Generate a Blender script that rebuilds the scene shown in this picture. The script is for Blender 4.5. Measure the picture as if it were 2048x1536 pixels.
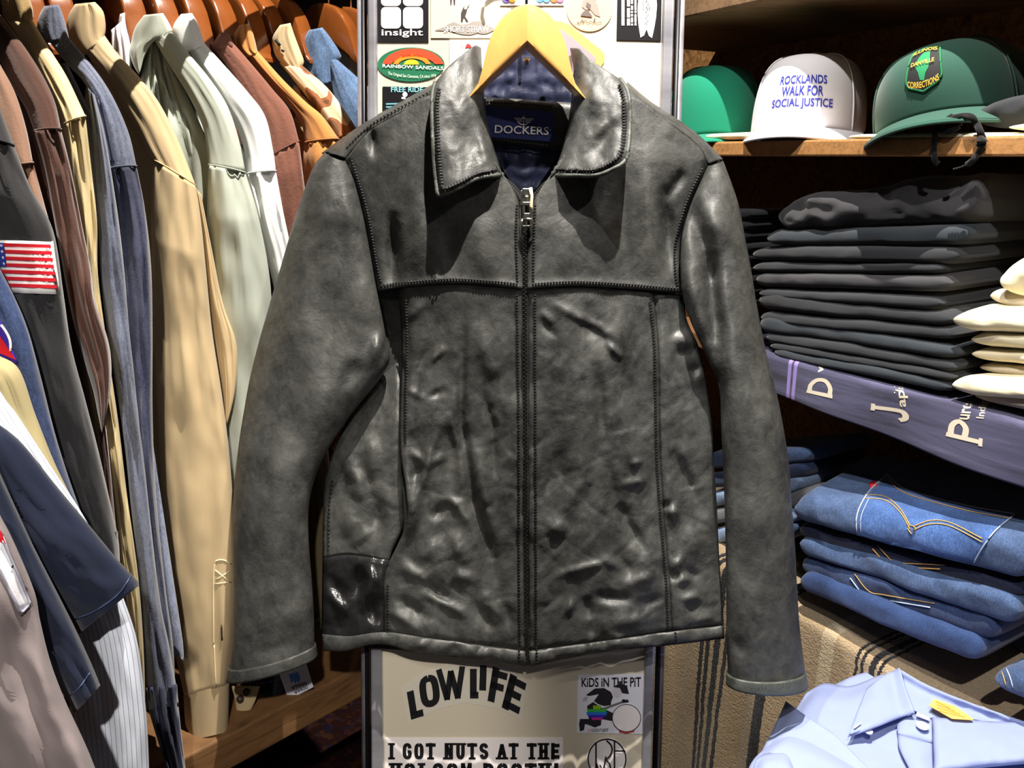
import bpy, bmesh, math, random
import numpy as np
from mathutils import Vector, Matrix
from mathutils.bvhtree import BVHTree
random.seed(7)
for o in list(bpy.data.objects): bpy.data.objects.remove(o)
S = bpy.context.scene; COL = S.collection
# ------------------------------------------------------------------ camera, world, lights, exposure
W_, H_, FPX = 2048.0, 1536.0, 1540.0
CAM = np.array([0.0, 0.0, 1.5]); PITCH = math.radians(16.5)
cp, sp_ = math.cos(PITCH), math.sin(PITCH)
FW = np.array([0, cp, -sp_]); UP = np.array([0, sp_, cp]); RT = np.array([1.0, 0, 0])
cd = bpy.data.cameras.new('camera'); cam = bpy.data.objects.new('camera', cd); COL.objects.link(cam)
cam.location = CAM; cam.rotation_euler = (math.pi/2-PITCH, 0, 0)
cd.sensor_width = 36; cd.lens = FPX/W_*36; cd.clip_start = .02; cd.clip_end = 50
S.camera = cam
S.view_settings.view_transform = 'Standard'; S.view_settings.look = 'None'
S.view_settings.exposure = 0.0; S.view_settings.gamma = 1; S.view_settings.use_curve_mapping = False
wd = bpy.data.worlds.new('world'); S.world = wd; wd.use_nodes = True
wd.node_tree.nodes['Background'].inputs[0].default_value = (.9, .95, 1, 1)
wd.node_tree.nodes['Background'].inputs[1].default_value = .06
def spot(name, loc, aim, watts, size=60, blend=.5, rad=.03, col=(1, .93, .84)):
    l = bpy.data.lights.new(name, 'SPOT'); l.energy = watts; l.spot_size = math.radians(size); l.spot_blend = blend
    l.shadow_soft_size = rad; l.color = col
    o = bpy.data.objects.new(name, l); COL.objects.link(o); o.location = loc
    o.rotation_euler = (Vector(aim)-Vector(loc)).to_track_quat('-Z', 'Y').to_euler()
    return o
spot('spot_lamp_key', (.20, .58, 3.05), (.10, .95, 1.2), 390, 95, .4, .010)
spot('spot_lamp_side', (1.15, .12, 2.7), (.07, .92, 1.66), 36, 24, .7, .02)
spot('spot_lamp_rack', (.10, -.60, 2.25), (-.56, .60, .85), 95, 40, .4, .02)
spot('spot_lamp_shelf', (-.30, .50, 2.75), (.72, 1.02, 1.2), 85, 46, .4, .015, (1, .95, .9))
spot('spot_lamp_table', (.10, -.30, 2.6), (.70, .95, .80), 80, 34, .5, .02, (1, .96, .93))
spot('fill_spot_front', (-.25, -.7, 2.6), (.02, .92, .62), 30, 30, .7, .06)  # added fill from behind the camera, brightens the hem and lower board
# ------------------------------------------------------------------ pixel rays and planes of the place
def ray(px, py):
    return FW + RT*((px-1024)/FPX) - UP*((py-768)/FPX)
def cz(px, py, z): return CAM + ray(px, py)*z
def at(px, py, Y): r = ray(px, py); return CAM + r*(Y/r[1])
def hz(px, py, Z): r = ray(px, py); return CAM + r*((Z-CAM[2])/r[2])
def proj(p):
    q = np.asarray(p)-CAM; z = q@FW
    return 1024+FPX*(q@RT)/z, 768-FPX*(q@UP)/z
PT, PZ0 = .105, .98                       # the leaning sign panel
PN = -(FW + UP*PT)/math.hypot(1, PT)
def jp(px, py, d=0.0):
    v = -(py-768)/FPX
    return cz(px, py, (PZ0-d*math.hypot(1, PT))/(1+PT*v))
A_ = np.array([.5, -.866, 0]); B_ = np.array([.866, .5, 0])   # along the shelves, into the shelves
SW = cz(1650, 312, 1.1)
def pf(px, py, off=0.0):
    r = ray(px, py); q = SW + B_*off - CAM
    return CAM + r*((q@B_)/(r@B_))
def sof(p): return (np.asarray(p)-SW)@A_
def shp(s, b, z): return np.array([SW[0], SW[1], 0]) + A_*s + B_*b + np.array([0, 0, z])
# ------------------------------------------------------------------ noise
def _h(i, j, k):
    n = (i*374761393 + j*668265263 + k*2147483647 + 1274126177) & 0xffffffff
    n = ((n ^ (n >> 13))*1274126177) & 0xffffffff
    return ((n ^ (n >> 16)) & 0xffff)/65535.0
def vn(x, y, seed=0):
    x = np.asarray(x, float); y = np.asarray(y, float)
    i = np.floor(x).astype(np.int64); j = np.floor(y).astype(np.int64); fx = x-i; fy = y-j
    fx = fx*fx*(3-2*fx); fy = fy*fy*(3-2*fy); k = np.int64(seed)
    a = _h(i, j, k); b = _h(i+1, j, k); c = _h(i, j+1, k); d = _h(i+1, j+1, k)
    return (a*(1-fx)+b*fx)*(1-fy)+(c*(1-fx)+d*fx)*fy*1.0 - .5
def fbm(x, y, seed=0, o=3):
    t = 0; a = 1
    for q in range(o):
        t = t + a*vn(x*2**q, y*2**q, seed+q*17); a *= .5
    return t
# ------------------------------------------------------------------ objects
def tag(o, label=None, cat=None, group=None, kind=None):
    if label: o['label'] = label
    if cat: o['category'] = cat
    if group: o['group'] = group
    if kind: o['kind'] = kind
    return o
def thing(name, label, cat, loc=(0, 0, 0), group=None):
    o = bpy.data.objects.new(name, None); COL.objects.link(o); o.location = tuple(loc); o.empty_display_size = .02
    return tag(o, label, cat, group)
def wloc(o):
    v = Vector((0, 0, 0))
    while o: v = v+Vector(o.location); o = o.parent
    return np.array(v)
def mk(name, verts, faces, mat, parent=None, smooth=True, solid=0, uv=None, mats=None, midx=None, label=None, off=-1):
    me = bpy.data.meshes.new(name); V = np.asarray(verts, float)
    if parent: V = V-wloc(parent)
    me.from_pydata(V.tolist(), [], [list(map(int, f)) for f in faces]); me.update()
    me.materials.append(mat)
    for m in (mats or []): me.materials.append(m)
    if midx is not None: me.polygons.foreach_set('material_index', midx)
    me.polygons.foreach_set('use_smooth', [smooth]*len(me.polygons))
    if uv is not None:
        u = me.uv_layers.new(name='UVMap'); li = np.zeros(len(me.loops), np.int32); me.loops.foreach_get('vertex_index', li)
        u.data.foreach_set('uv', np.asarray(uv, float)[li].ravel())
    o = bpy.data.objects.new(name, me); COL.objects.link(o)
    if parent: o.parent = parent
    if solid:
        m = o.modifiers.new('Solidify', 'SOLIDIFY'); m.thickness = solid; m.offset = off
    if label: o['label'] = label
    return o
def grid_faces(nr, nc, wrap=False, base=0, flip=False):
    f = []
    for i in range(nr-1):
        for j in range(nc if wrap else nc-1):
            k = (j+1) % nc
            q = [base+i*nc+j, base+i*nc+k, base+(i+1)*nc+k, base+(i+1)*nc+j]
            f.append(q[::-1] if flip else q)
    return f
def merge(*parts):
    V = []; F = []; b = 0
    for v, f in parts:
        v = np.asarray(v, float).reshape(-1, 3); V.append(v); F += [[i+b for i in q] for q in f]; b += len(v)
    return np.concatenate(V), F
def bvh(v, f): return BVHTree.FromPolygons([tuple(p) for p in v], [list(q) for q in f])
def box(c0, ax, ay, az):
    c0 = np.asarray(c0, float); v = [c0+ax*i+ay*j+az*k for k in (0, 1) for j in (0, 1) for i in (0, 1)]
    return np.array(v), [[0, 2, 3, 1], [4, 5, 7, 6], [0, 1, 5, 4], [2, 6, 7, 3], [0, 4, 6, 2], [1, 3, 7, 5]]
def bevel(o, w=.002, n=2):
    m = o.modifiers.new('Bevel', 'BEVEL'); m.width = w; m.segments = n; m.limit_method = 'ANGLE'; return o
def tube(path, r, n=8, closed=False):
    P = np.array(path, float); R = np.broadcast_to(np.asarray(r, float), (len(P),)); V = []
    for i in range(len(P)):
        t = P[min(i+1, len(P)-1)]-P[max(i-1, 0)]; t /= np.linalg.norm(t)+1e-12
        h = np.array([0, 0, 1.0]) if abs(t[2]) < .9 else np.array([1.0, 0, 0])
        a = np.cross(t, h); a /= np.linalg.norm(a); b = np.cross(t, a)
        V += [P[i]+R[i]*(a*math.cos(w)+b*math.sin(w)) for w in np.linspace(0, 2*math.pi, n, endpoint=False)]
    F = grid_faces(len(P), n, True)
    F += [list(range(n))[::-1], [(len(P)-1)*n+k for k in range(n)]]
    return np.array(V), F
def resample(P, n, smooth=True):
    P = np.array(P, float)
    if smooth and len(P) > 2:
        Q = []; E = np.concatenate([[2*P[0]-P[1]], P, [2*P[-1]-P[-2]]])
        for i in range(1, len(E)-2):
            for t in np.linspace(0, 1, 8, endpoint=False):
                a, b, c, d = E[i-1:i+3]
                Q.append(.5*((2*b)+(-a+c)*t+(2*a-5*b+4*c-d)*t*t+(-a+3*b-3*c+d)*t**3))
        Q.append(P[-1]); P = np.array(Q)
    L = np.concatenate([[0], np.cumsum(np.linalg.norm(np.diff(P[:, :2], axis=0), axis=1))])
    t = np.linspace(0, L[-1], n)
    return np.stack([np.interp(t, L, P[:, k]) for k in range(P.shape[1])], 1)
def plen(P): P = np.array(P, float); return np.linalg.norm(np.diff(P, axis=0), axis=1).sum()
def coons(T, B, L, R, step=5):
    lu = max(plen(T), plen(B)); lv = max(plen(L), plen(R))
    nu = max(4, int(lu/step)); nv = max(4, int(lv/step))
    T = resample(T, nu); B = resample(B, nu); L = resample(L, nv); R = resample(R, nv)
    u = np.linspace(0, 1, nu)[None, :, None]; v = np.linspace(0, 1, nv)[:, None, None]
    P = (1-v)*T[None]+v*B[None]+(1-u)*L[:, None]+u*R[:, None]
    P = P-((1-u)*(1-v)*T[0]+u*(1-v)*T[-1]+(1-u)*v*B[0]+u*v*B[-1])
    U = np.broadcast_to(u[..., 0], P.shape[:2]); Vv = np.broadcast_to(v[..., 0], P.shape[:2])
    wid = np.linalg.norm(P[:, -1]-P[:, 0], axis=1)[:, None]; hei = np.linalg.norm(P[-1]-P[0], axis=1)[None]
    E = dict(T=Vv*hei, B=(1-Vv)*hei, L=U*wid, R=(1-U)*wid)
    return P, U, Vv, E
# ------------------------------------------------------------------ materials
def s2l(c):
    return tuple((x/255/12.92 if x <= 10.3 else ((x/255+.055)/1.055)**2.4) for x in c)
class NT:
    def __init__(s, name):
        s.m = bpy.data.materials.new(name); s.m.use_nodes = True; s.t = s.m.node_tree; s.b = s.t.nodes['Principled BSDF']
    def n(s, typ, **kw):
        x = s.t.nodes.new(typ)
        for k, v in kw.items():
            if k.startswith('i_'): x.inputs[k[2:]].default_value = v
            elif k[0] == 'I': x.inputs[int(k[1:])].default_value = v
            else: setattr(x, k, v)
        return x
    def l(s, a, b): s.t.links.new(a, b)
    def co(s, scale=(1, 1, 1), kind='Object', rot=(0, 0, 0)):
        c = s.n('ShaderNodeTexCoord'); m = s.n('ShaderNodeMapping'); m.inputs['Scale'].default_value = scale; m.inputs['Rotation'].default_value = rot
        s.l(c.outputs[kind], m.inputs['Vector']); return m.outputs[0]
    def noise(s, vec, scale, detail=3, rough=.55, dist=0):
        x = s.n('ShaderNodeTexNoise', i_Scale=scale, i_Detail=detail, i_Roughness=rough, i_Distortion=dist); s.l(vec, x.inputs['Vector']); return x.outputs['Fac']
    def ramp(s, fac, stops, interp='LINEAR'):
        r = s.n('ShaderNodeValToRGB'); r.color_ramp.interpolation = interp; e = r.color_ramp.elements
        while len(e) < len(stops): e.new(.5)
        for k, (p, c) in enumerate(stops): e[k].position = p; e[k].color = (*c, 1)
        s.l(fac, r.inputs[0]); return r.outputs[0]
    def bump(s, fac, strength=.3, dist=.002, prev=None):
        b = s.n('ShaderNodeBump', i_Strength=strength, i_Distance=dist); s.l(fac, b.inputs['Height'])
        if prev: s.l(prev, b.inputs['Normal'])
        return b.outputs[0]
    def done(s, color=None, normal=None, rough=.6, spec=.5, metal=0, sheen=0):
        b = s.b
        if color is not None:
            if isinstance(color, tuple): b.inputs['Base Color'].default_value = (*color, 1)
            else: s.l(color, b.inputs['Base Color'])
        if normal: s.l(normal, b.inputs['Normal'])
        if isinstance(rough, (int, float)): b.inputs['Roughness'].default_value = rough
        else: s.l(rough, b.inputs['Roughness'])
        b.inputs['Specular IOR Level'].default_value = spec; b.inputs['Metallic'].default_value = metal
        if sheen: b.inputs['Sheen Weight'].default_value = sheen
        return s.m
def mul(c, k): return tuple(min(1, x*k) for x in c)
def cloth(name, rgb, var=.12, weave=900, bs=.25, sheen=.15, big=14, rough=.9):
    c = s2l(rgb); t = NT(name); v = t.co()
    f = t.noise(v, big, 4); g = t.noise(v, weave, 2)
    mx = t.n('ShaderNodeMath', operation='MULTIPLY_ADD', I1=.5, I2=.25); t.l(g, mx.inputs[0])
    ad = t.n('ShaderNodeMath', operation='MULTIPLY_ADD', I1=.5); t.l(f, ad.inputs[0]); t.l(mx.outputs[0], ad.inputs[2])
    col = t.ramp(ad.outputs[0], [(.35, mul(c, 1-var)), (.7, mul(c, 1+var))])
    n1 = t.bump(f, bs*.5, .004); n2 = t.bump(g, bs, .0006, n1)
    return t.done(col, n2, rough, .2, 0, sheen)
def denim(name, rgb, wear=.5):
    c = s2l(rgb); t = NT(name); v = t.co()
    f = t.noise(v, 22, 5, .6); g = t.noise(t.co((1, 1, .3)), 620, 3, .7); k = t.noise(v, 450, 2)
    a = t.n('ShaderNodeMath', operation='MULTIPLY_ADD', I1=.45); t.l(f, a.inputs[0])
    b = t.n('ShaderNodeMath', operation='MULTIPLY', I1=.55); t.l(g, b.inputs[0]); t.l(b.outputs[0], a.inputs[2])
    col = t.ramp(a.outputs[0], [(.34, mul(c, .5)), (.5, c), (.66, tuple(min(1, x*(1+wear)+.03*wear) for x in c))])
    n = t.bump(k, .35, .0008, t.bump(f, .2, .004))
    return t.done(col, n, .85, .2, 0, .2)
def plain(name, rgb, rough=.5, spec=.5, metal=0):
    return NT(name).done(s2l(rgb), None, rough, spec, metal)
def wood(name, rgb, dark=.55, scale=(3, 3, 40), rough=.55, rot=(0, 0, 0), spec=.4):
    c = s2l(rgb); t = NT(name); v = t.co(scale, 'Object', rot)
    f = t.noise(v, 2.2, 6, .6, 1.2); g = t.noise(v, 9, 3)
    a = t.n('ShaderNodeMath', operation='MULTIPLY_ADD', I1=.6); t.l(f, a.inputs[0])
    b = t.n('ShaderNodeMath', operation='MULTIPLY', I1=.4); t.l(g, b.inputs[0]); t.l(b.outputs[0], a.inputs[2])
    col = t.ramp(a.outputs[0], [(.32, mul(c, dark)), (.5, c), (.68, mul(c, 1.25))])
    return t.done(col, t.bump(a.outputs[0], .25, .002), rough, spec)
def leather(name, lo=(32, 33, 33), hi=(72, 73, 70), rough=(.42, .62), bs=1.0):
    t = NT(name); v = t.co()
    f = t.noise(v, 16, 6, .62, .4); g = t.noise(v, 420, 3); w = t.noise(t.co((1, 1, .7)), 55, 5, .6, .9); vo = t.n('ShaderNodeTexVoronoi', i_Scale=620); t.l(v, vo.inputs['Vector'])
    m_ = t.noise(v, 75, 5, .7, .6); mm = t.n('ShaderNodeMath', operation='MULTIPLY_ADD', I1=.55); t.l(f, mm.inputs[0]); m3 = t.n('ShaderNodeMath', operation='MULTIPLY', I1=.45); t.l(m_, m3.inputs[0]); t.l(m3.outputs[0], mm.inputs[2])
    col = t.ramp(mm.outputs[0], [(.36, s2l(lo)), (.62, s2l(hi)), (.70, mul(s2l(hi), 1.5))])
    r = t.ramp(t.noise(v, 30, 4), [(.3, (rough[0],)*3), (.7, (rough[1],)*3)])
    n = t.bump(w, .20*bs, .004, t.bump(f, .3*bs, .008)); n = t.bump(vo.outputs['Distance'], .12, .0005, n); n = t.bump(g, .08, .0005, n)
    return t.done(col, n, r, .55)
M = dict(
 leather=leather('black_leather'), leather_shiny=leather('glossy_leather', (22, 22, 23), (36, 36, 37), (.2, .36), .8), leather_edge=leather('worn_leather', (52, 56, 52), (84, 88, 82), (.45, .65)),
 stitch=plain('black_thread', (12, 12, 13), .7), metal=plain('steel', (200, 196, 186), .25, .5, 1), dull_metal=plain('zipper_metal', (120, 118, 110), .38, .5, 1),
 chrome=plain('chrome', (190, 190, 192), .13, .5, 1), black=plain('black_print', (22, 22, 26), .5), white=plain('white_print', (245, 243, 242), .5), navylin=cloth('navy_lining', (38, 43, 66), .2, 700, .4, 0, 40, .5),
 cream=cloth('cream_board', (208, 199, 180), .02, 500, .03, 0, 8, .4), amber=wood('maple', (226, 172, 98), .92, (6, 6, 2), .3), hangerwood=wood('varnished_beech', (118, 64, 26), .75, (6, 6, 2), .2, spec=.6),
)
# ------------------------------------------------------------------ setting
def wall(name, c0, ax, ay, mat):
    c0 = np.array(c0, float); o = mk(name, [c0, c0+ax, c0+ax+ay, c0+ay], [[0, 1, 2, 3]], mat, smooth=False); return tag(o, kind='structure')
X3, Y3, Z3 = np.eye(3)
t = NT('patterned_carpet'); v_ = t.co((1, 1, 1)); vo_ = t.n('ShaderNodeTexVoronoi', i_Scale=70); t.l(v_, vo_.inputs['Vector'])
carpet = t.done(t.ramp(vo_.outputs['Color'], [(.2, s2l((36, 14, 10))), (.45, s2l((30, 14, 18))), (.6, s2l((58, 32, 16))), (.75, s2l((20, 20, 36))), (.9, s2l((60, 24, 14)))]), t.bump(t.noise(v_, 500, 2), .5, .003), .95, .1)
darkwall = cloth('dark_painted_wall', (34, 30, 28), .1, 60, .1, 0, 5)
t = NT('particle_board'); v_ = t.co((1, 1, 1)); f_ = t.noise(v_, 55, 5, .7, 1.5)
board = t.done(t.ramp(f_, [(.3, s2l((58, 38, 20))), (.5, s2l((112, 78, 44))), (.72, s2l((140, 104, 62)))]), t.bump(f_, .3, .002), .8, .2)
wall('floor', (-3, -2.5, 0), X3*6, Y3*6, carpet)
wall('ceiling', (-3, -2.5, 3.3), X3*6, Y3*6, plain('ceiling_paint', (60, 58, 56), .9))
wall('wall_left', (-2.2, -2.5, 0), Y3*6, Z3*3.3, darkwall)
wall('wall_back', (-2.2, 2.3, 0), X3*5, Z3*3.3, darkwall)
q_ = shp(-1.3, .40, 0); wall('wall_right', (q_[0], q_[1], 0), A_*3.2, Z3*3.3, board)
# ------------------------------------------------------------------ the leaning sign panel
PC = jp(1036, 1700, 0)
sign = thing('sign_board', 'cream leaning board in a chrome frame behind the leather jacket, covered in stickers', 'sign board', PC)
def jquad(name, pts, d, mat, parent, thick=.004):
    v = [jp(x, y, d) for x, y in pts]; n = len(v); v += [p-PN*thick for p in v]
    f = [list(range(n))[::-1], list(range(n, 2*n))]+[[i, (i+1) % n, n+(i+1) % n, n+i] for i in range(n)]
    return mk(name, v, f, mat, parent, smooth=False)
# board edges straight in the plane: through the measured edge pixels
def edge(x0, y0, x1, y1, y): return x0+(x1-x0)*(y-y0)/(y1-y0)
YT, YB = -60, 1760
eL = lambda y: edge(752, 0, 763, 1310, y); eR = lambda y: edge(1328, 0, 1291, 1310, y)
oL = lambda y: edge(734, 0, 741, 1310, y); oR = lambda y: edge(1350, 0, 1310, 1310, y)
jquad('board', [(eL(YT)-1, YT), (eR(YT)+1, YT), (eR(YB)+1, YB), (eL(YB)-1, YB)], 0, M['cream'], sign, .012)
t = NT('brushed_chrome'); v_ = t.co((1, 1, 6)); f_ = t.noise(v_, 4, 4)
brushed = t.done(t.ramp(f_, [(.3, (.27, .27, .31)), (.7, (.52, .52, .56))]), None, .36, .5, .55)
for fx0, fx1 in ((oL, eL), (eR, oR)):
    bevel(jquad('frame', [(fx0(YT), YT), (fx1(YT), YT), (fx1(YB), YB), (fx0(YB), YB)], .010, brushed, sign, .026), .003, 3)
for sx, fx in ((-1, oL), (1, oR)):
    v, f = tube([jp(fx(y)+sx*10, y, -.012) for y in (YT, 400, 900, YB)], .006, 14)
    mk('pole', v, f, brushed, sign)
    v, f = tube([jp(fx(y)+sx*7, y, -.006) for y in (YT, 400, 900, YB)], .003, 10)
    mk('pole', v, f, plain('dark_rubber', (20, 20, 26), .5), sign)
# ------------------------------------------------------------------ 2-D drawing helpers (u right, v down)
def text2d(s, bold=0.0, sub=0):
    c = bpy.data.curves.new('tmp', 'FONT'); c.body = s; c.offset = bold; c.resolution_u = 3
    o = bpy.data.objects.new('tmp', c); COL.objects.link(o); bpy.context.view_layer.update()
    me = bpy.data.meshes.new_from_object(o.evaluated_get(bpy.context.evaluated_depsgraph_get()))
    bm = bmesh.new(); bm.from_mesh(me); bmesh.ops.remove_doubles(bm, verts=bm.verts, dist=1e-5); bmesh.ops.triangulate(bm, faces=bm.faces)
    if sub:
        xs = [p.co.x for p in bm.verts]; ys = [p.co.y for p in bm.verts]
        for k in range(1, sub):
            for ax, lo, hi in (((1, 0, 0), min(xs), max(xs)), ((0, 1, 0), min(ys), max(ys))):
                p = [0, 0, 0]; p[0 if ax[0] else 1] = lo+(hi-lo)*k/sub
                bmesh.ops.bisect_plane(bm, geom=bm.verts[:]+bm.edges[:]+bm.faces[:], plane_co=p, plane_no=ax)
    bm.verts.index_update()
    V = np.array([[p.co.x, p.co.y] for p in bm.verts]); F = [[q.index for q in f.verts] for f in bm.faces]; bm.free()
    bpy.data.objects.remove(o); bpy.data.curves.remove(c); bpy.data.meshes.remove(me)
    V = (V-V.min(0))/(V.max(0)-V.min(0)); V[:, 1] = 1-V[:, 1]
    return V, F
def quadmap(V, q):                        # unit square -> four px corners (tl, tr, br, bl)
    q = np.array(q, float); u = V[:, :1]; v = V[:, 1:]
    return (1-u)*(1-v)*q[0]+u*(1-v)*q[1]+u*v*q[2]+(1-u)*v*q[3]
def rect(x, y, w, h): return [(x, y), (x+w, y), (x+w, y+h), (x, y+h)]
def stroke2d(lines, w, closed=False):
    V = []; F = []
    for L in lines:
        P = np.array(L, float); n = len(P)
        if n < 2: continue
        T = np.gradient(P, axis=0); T /= np.linalg.norm(T, axis=1)[:, None]+1e-9
        N = np.stack([-T[:, 1], T[:, 0]], 1); b = sum(len(a) for a in V)
        V.append(np.concatenate([P+N*w/2, P-N*w/2])); F += [[b+i, b+i+1, b+n+i+1, b+n+i] for i in range(n-1)]
    return np.concatenate(V), F
def poly2d(*polys):
    V = []; F = []; b = 0
    for P in polys:
        P = np.array(P, float); V.append(P); F.append([b+i for i in range(len(P))]); b += len(P)
    return np.concatenate(V), F
def ell(cx, cy, rx, ry, n=40, a0=0, a1=2*math.pi, full=True):
    a = np.linspace(a0, a1, n, endpoint=not full); return [(cx+rx*math.cos(t), cy+ry*math.sin(t)) for t in a]
def rrect(x, y, w, h, r, n=6):
    o = []
    for cx, cy, a in ((x+w-r, y+r, -.5), (x+w-r, y+h-r, 0), (x+r, y+h-r, .5), (x+r, y+r, 1)):
        o += [(cx+r*math.cos((a+.5*k/n)*math.pi), cy+r*math.sin((a+.5*k/n)*math.pi)) for k in range(n+1)]
    return o
def ring2d(cx, cy, rx, ry, w, n=64):
    o = np.array(ell(cx, cy, rx, ry, n)); i = np.array(ell(cx, cy, rx-w, ry-w, n))
    return np.concatenate([o, i]), [[k, (k+1) % n, n+(k+1) % n, n+k] for k in range(n)]
def m2(*ps):
    V = []; F = []; b = 0
    for v, f in ps:
        v = np.array(v, float); V.append(v); F += [[i+b for i in q] for q in f]; b += len(v)
    return np.concatenate(V), F
def on(V, F, d, name, mat, parent, surf=jp, label=None):
    v = [surf(x, y, d) for x, y in V]; n = len(v)
    return mk(name, v, F, mat, parent, smooth=False, label=label)
# block letters on a unit cell, drawn as strokes; optional slab serifs
GL = {'I': [[(.5, 0), (.5, 1)]], 'L': [[(.2, 0), (.2, 1), (.9, 1)]], 'T': [[(0, .02), (1, .02)], [(.5, 0), (.5, 1)]], 'H': [[(.12, 0), (.12, 1)], [(.88, 0), (.88, 1)], [(.12, .5), (.88, .5)]],
 'E': [[(.9, .06), (.15, .06)], [(.15, 0), (.15, 1)], [(.15, .94), (.9, .94)], [(.15, .5), (.75, .5)]], 'F': [[(.9, .08), (.15, .08)], [(.15, 0), (.15, 1)], [(.15, .52), (.75, .52)]],
 'N': [[(.12, 1), (.12, 0)], [(.12, 0), (.88, 1)], [(.88, 1), (.88, 0)]], 'A': [[(.05, 1), (.5, 0)], [(.5, 0), (.95, 1)], [(.22, .65), (.78, .65)]], 'M': [[(.08, 1), (.08, 0)], [(.08, 0), (.5, .8)], [(.5, .8), (.92, 0)], [(.92, 0), (.92, 1)]],
 'W': [[(0, 0), (.27, 1)], [(.27, 1), (.5, .1)], [(.5, .1), (.73, 1)], [(.73, 1), (1, 0)]], 'U': [[(.12, 0), (.12, .7), (.25, .93), (.5, 1), (.75, .93), (.88, .7), (.88, 0)]],
 'O': [[(.5, 0), (.8, .06), (.93, .28), (.93, .72), (.8, .94), (.5, 1), (.2, .94), (.07, .72), (.07, .28), (.2, .06), (.5, 0)]],
 'G': [[(.92, .28), (.8, .07), (.5, 0), (.2, .07), (.07, .28), (.07, .72), (.2, .93), (.5, 1), (.8, .93), (.9, .8), (.9, .56), (.55, .56)]], 'C': [[(.92, .3), (.8, .07), (.5, 0), (.2, .07), (.07, .28), (.07, .72), (.2, .93), (.5, 1), (.8, .93), (.92, .7)]],
 'S': [[(.9, .25), (.75, .04), (.3, .03), (.1, .2), (.2, .42), (.8, .58), (.92, .8), (.7, .97), (.3, .97), (.1, .76)]], 'B': [[(.12, 0), (.12, 1)], [(.12, .04), (.7, .04), (.9, .25), (.7, .48), (.12, .48)], [(.7, .48), (.95, .73), (.72, .96), (.12, .96)]],
 '!': [[(.5, 0), (.5, .65)], [(.5, .85), (.5, 1)]], 'D': [[(.15, 0), (.15, 1)], [(.15, .04), (.55, .04), (.9, .3), (.9, .7), (.55, .96), (.15, .96)]], 'P': [[(.15, 0), (.15, 1)], [(.15, .04), (.65, .04), (.9, .25), (.65, .5), (.15, .5)]], 'J': [[(.6, 0), (.6, .75), (.45, .96), (.2, .97), (.08, .8)]]}
SERIF = {'I': [(.5, 0), (.5, 1)], 'T': [(.5, 1)], 'H': [(.12, 0), (.12, 1), (.88, 0), (.88, 1)], 'N': [(.12, 1), (.88, 0)], 'A': [(.05, 1), (.95, 1)], 'M': [(.08, 1), (.92, 1)], 'U': [(.12, 0), (.88, 0)], 'E': [], 'L': [(.2, 0)], 'B': [], 'P': [(.15, 1)], 'J': [(.6, 0)]}
def word2d(s, x, y, w, h, sw, adv=None, serif=False, gap=.14):
    n = sum(.55 if c == ' ' else (.6 if c in 'I!' else 1) for c in s); cw = w/n; X = x; P = []
    for c in s:
        k = .55 if c == ' ' else (.6 if c in 'I!' else 1)
        if c != ' ':
            gx = X+cw*gap/2; gw = cw*k-cw*gap
            for L in GL[c]:
                L = np.array(L)*[gw-sw, h-sw]+[gx+sw/2, y+sw/2]
                if len(L) > 3: L = resample(L, 28)
                elif len(L) == 3: L = np.array([L[0], L[1], L[1]+1e-4, L[2]]); P.append(stroke2d([L[:2]], sw)); L = L[2:]+np.array([[-sw/2, 0], [0, 0]])
                else:
                    dv = (L[-1]-L[0])/np.linalg.norm(L[-1]-L[0])*sw/2*(1 if min(abs(L[-1]-L[0])) < 1e-6 else .35); L = L+np.array([-dv, dv])
                P.append(stroke2d([L], sw))
            if serif:
                for a, b in SERIF.get(c, []):
                    cx = a*(gw-sw)+gx+sw/2; cy = b*(h-sw)+y+sw/2
                    P.append(poly2d(rect(cx-sw*.95, cy-sw*.5+(-.0 if b else 0), sw*1.9, sw*.62) if b == 0 else rect(cx-sw*.95, cy-sw*.12, sw*1.9, sw*.62)))
        X += cw*k
    return m2(*P)
# ------------------------------------------------------------------ stickers on the board
def sticker(label, poly, mat, group=None, d=.0012):
    pts = np.array(poly, float); c = jp(pts[:, 0].mean(), pts[:, 1].max(), 0)
    o = thing('sticker', label, 'sticker', c); jquad('backing', poly, d, mat, o, .001); return o
def prt(o, shp2, col, name='print', k=0, lab=None): return on(shp2[0], shp2[1], .0018+.0004*k, name, col if not isinstance(col, tuple) else plain('sticker_ink_%d_%d_%d' % col, col, .5), o, label=lab)
blk = plain('black_vinyl', (20, 18, 22), .35); wht = plain('white_vinyl', (246, 240, 240), .4)
s = sticker('black square sticker with four white rounded squares and a lowercase white word below', [(752, -60), (857, -60), (857, 84), (752, 84)], blk)
for x in (762, 806):
    prt(s, poly2d(rrect(x, -28, 40, 40, 9)), wht); prt(s, poly2d(rrect(x, 14, 40, 43, 9)), wht)
V, F = text2d('insight', .012); prt(s, (quadmap(V, rect(763, 58, 83, 17)), F), wht, 'lettering')
s = sticker('clear sticker of a small figure in dark trousers standing on a grey cloud', [(862, -60), (1000, -60), (1000, 76), (862, 76)], M['cream'])
cl = [(868, 61), (885, 55), (897, 48), (908, 44), (922, 50), (935, 48), (946, 43), (958, 42), (970, 48), (980, 52), (985, 56), (996, 60), (985, 62), (975, 67), (966, 68), (955, 66), (940, 70), (925, 69), (912, 66), (900, 62)]
prt(s, poly2d(cl), (150, 144, 138), 'cloud'); V, F = text2d('SHORT STRAW', .004); prt(s, (quadmap(V, rect(888, 52, 90, 12)), F), wht, 'lettering', 1)
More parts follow.
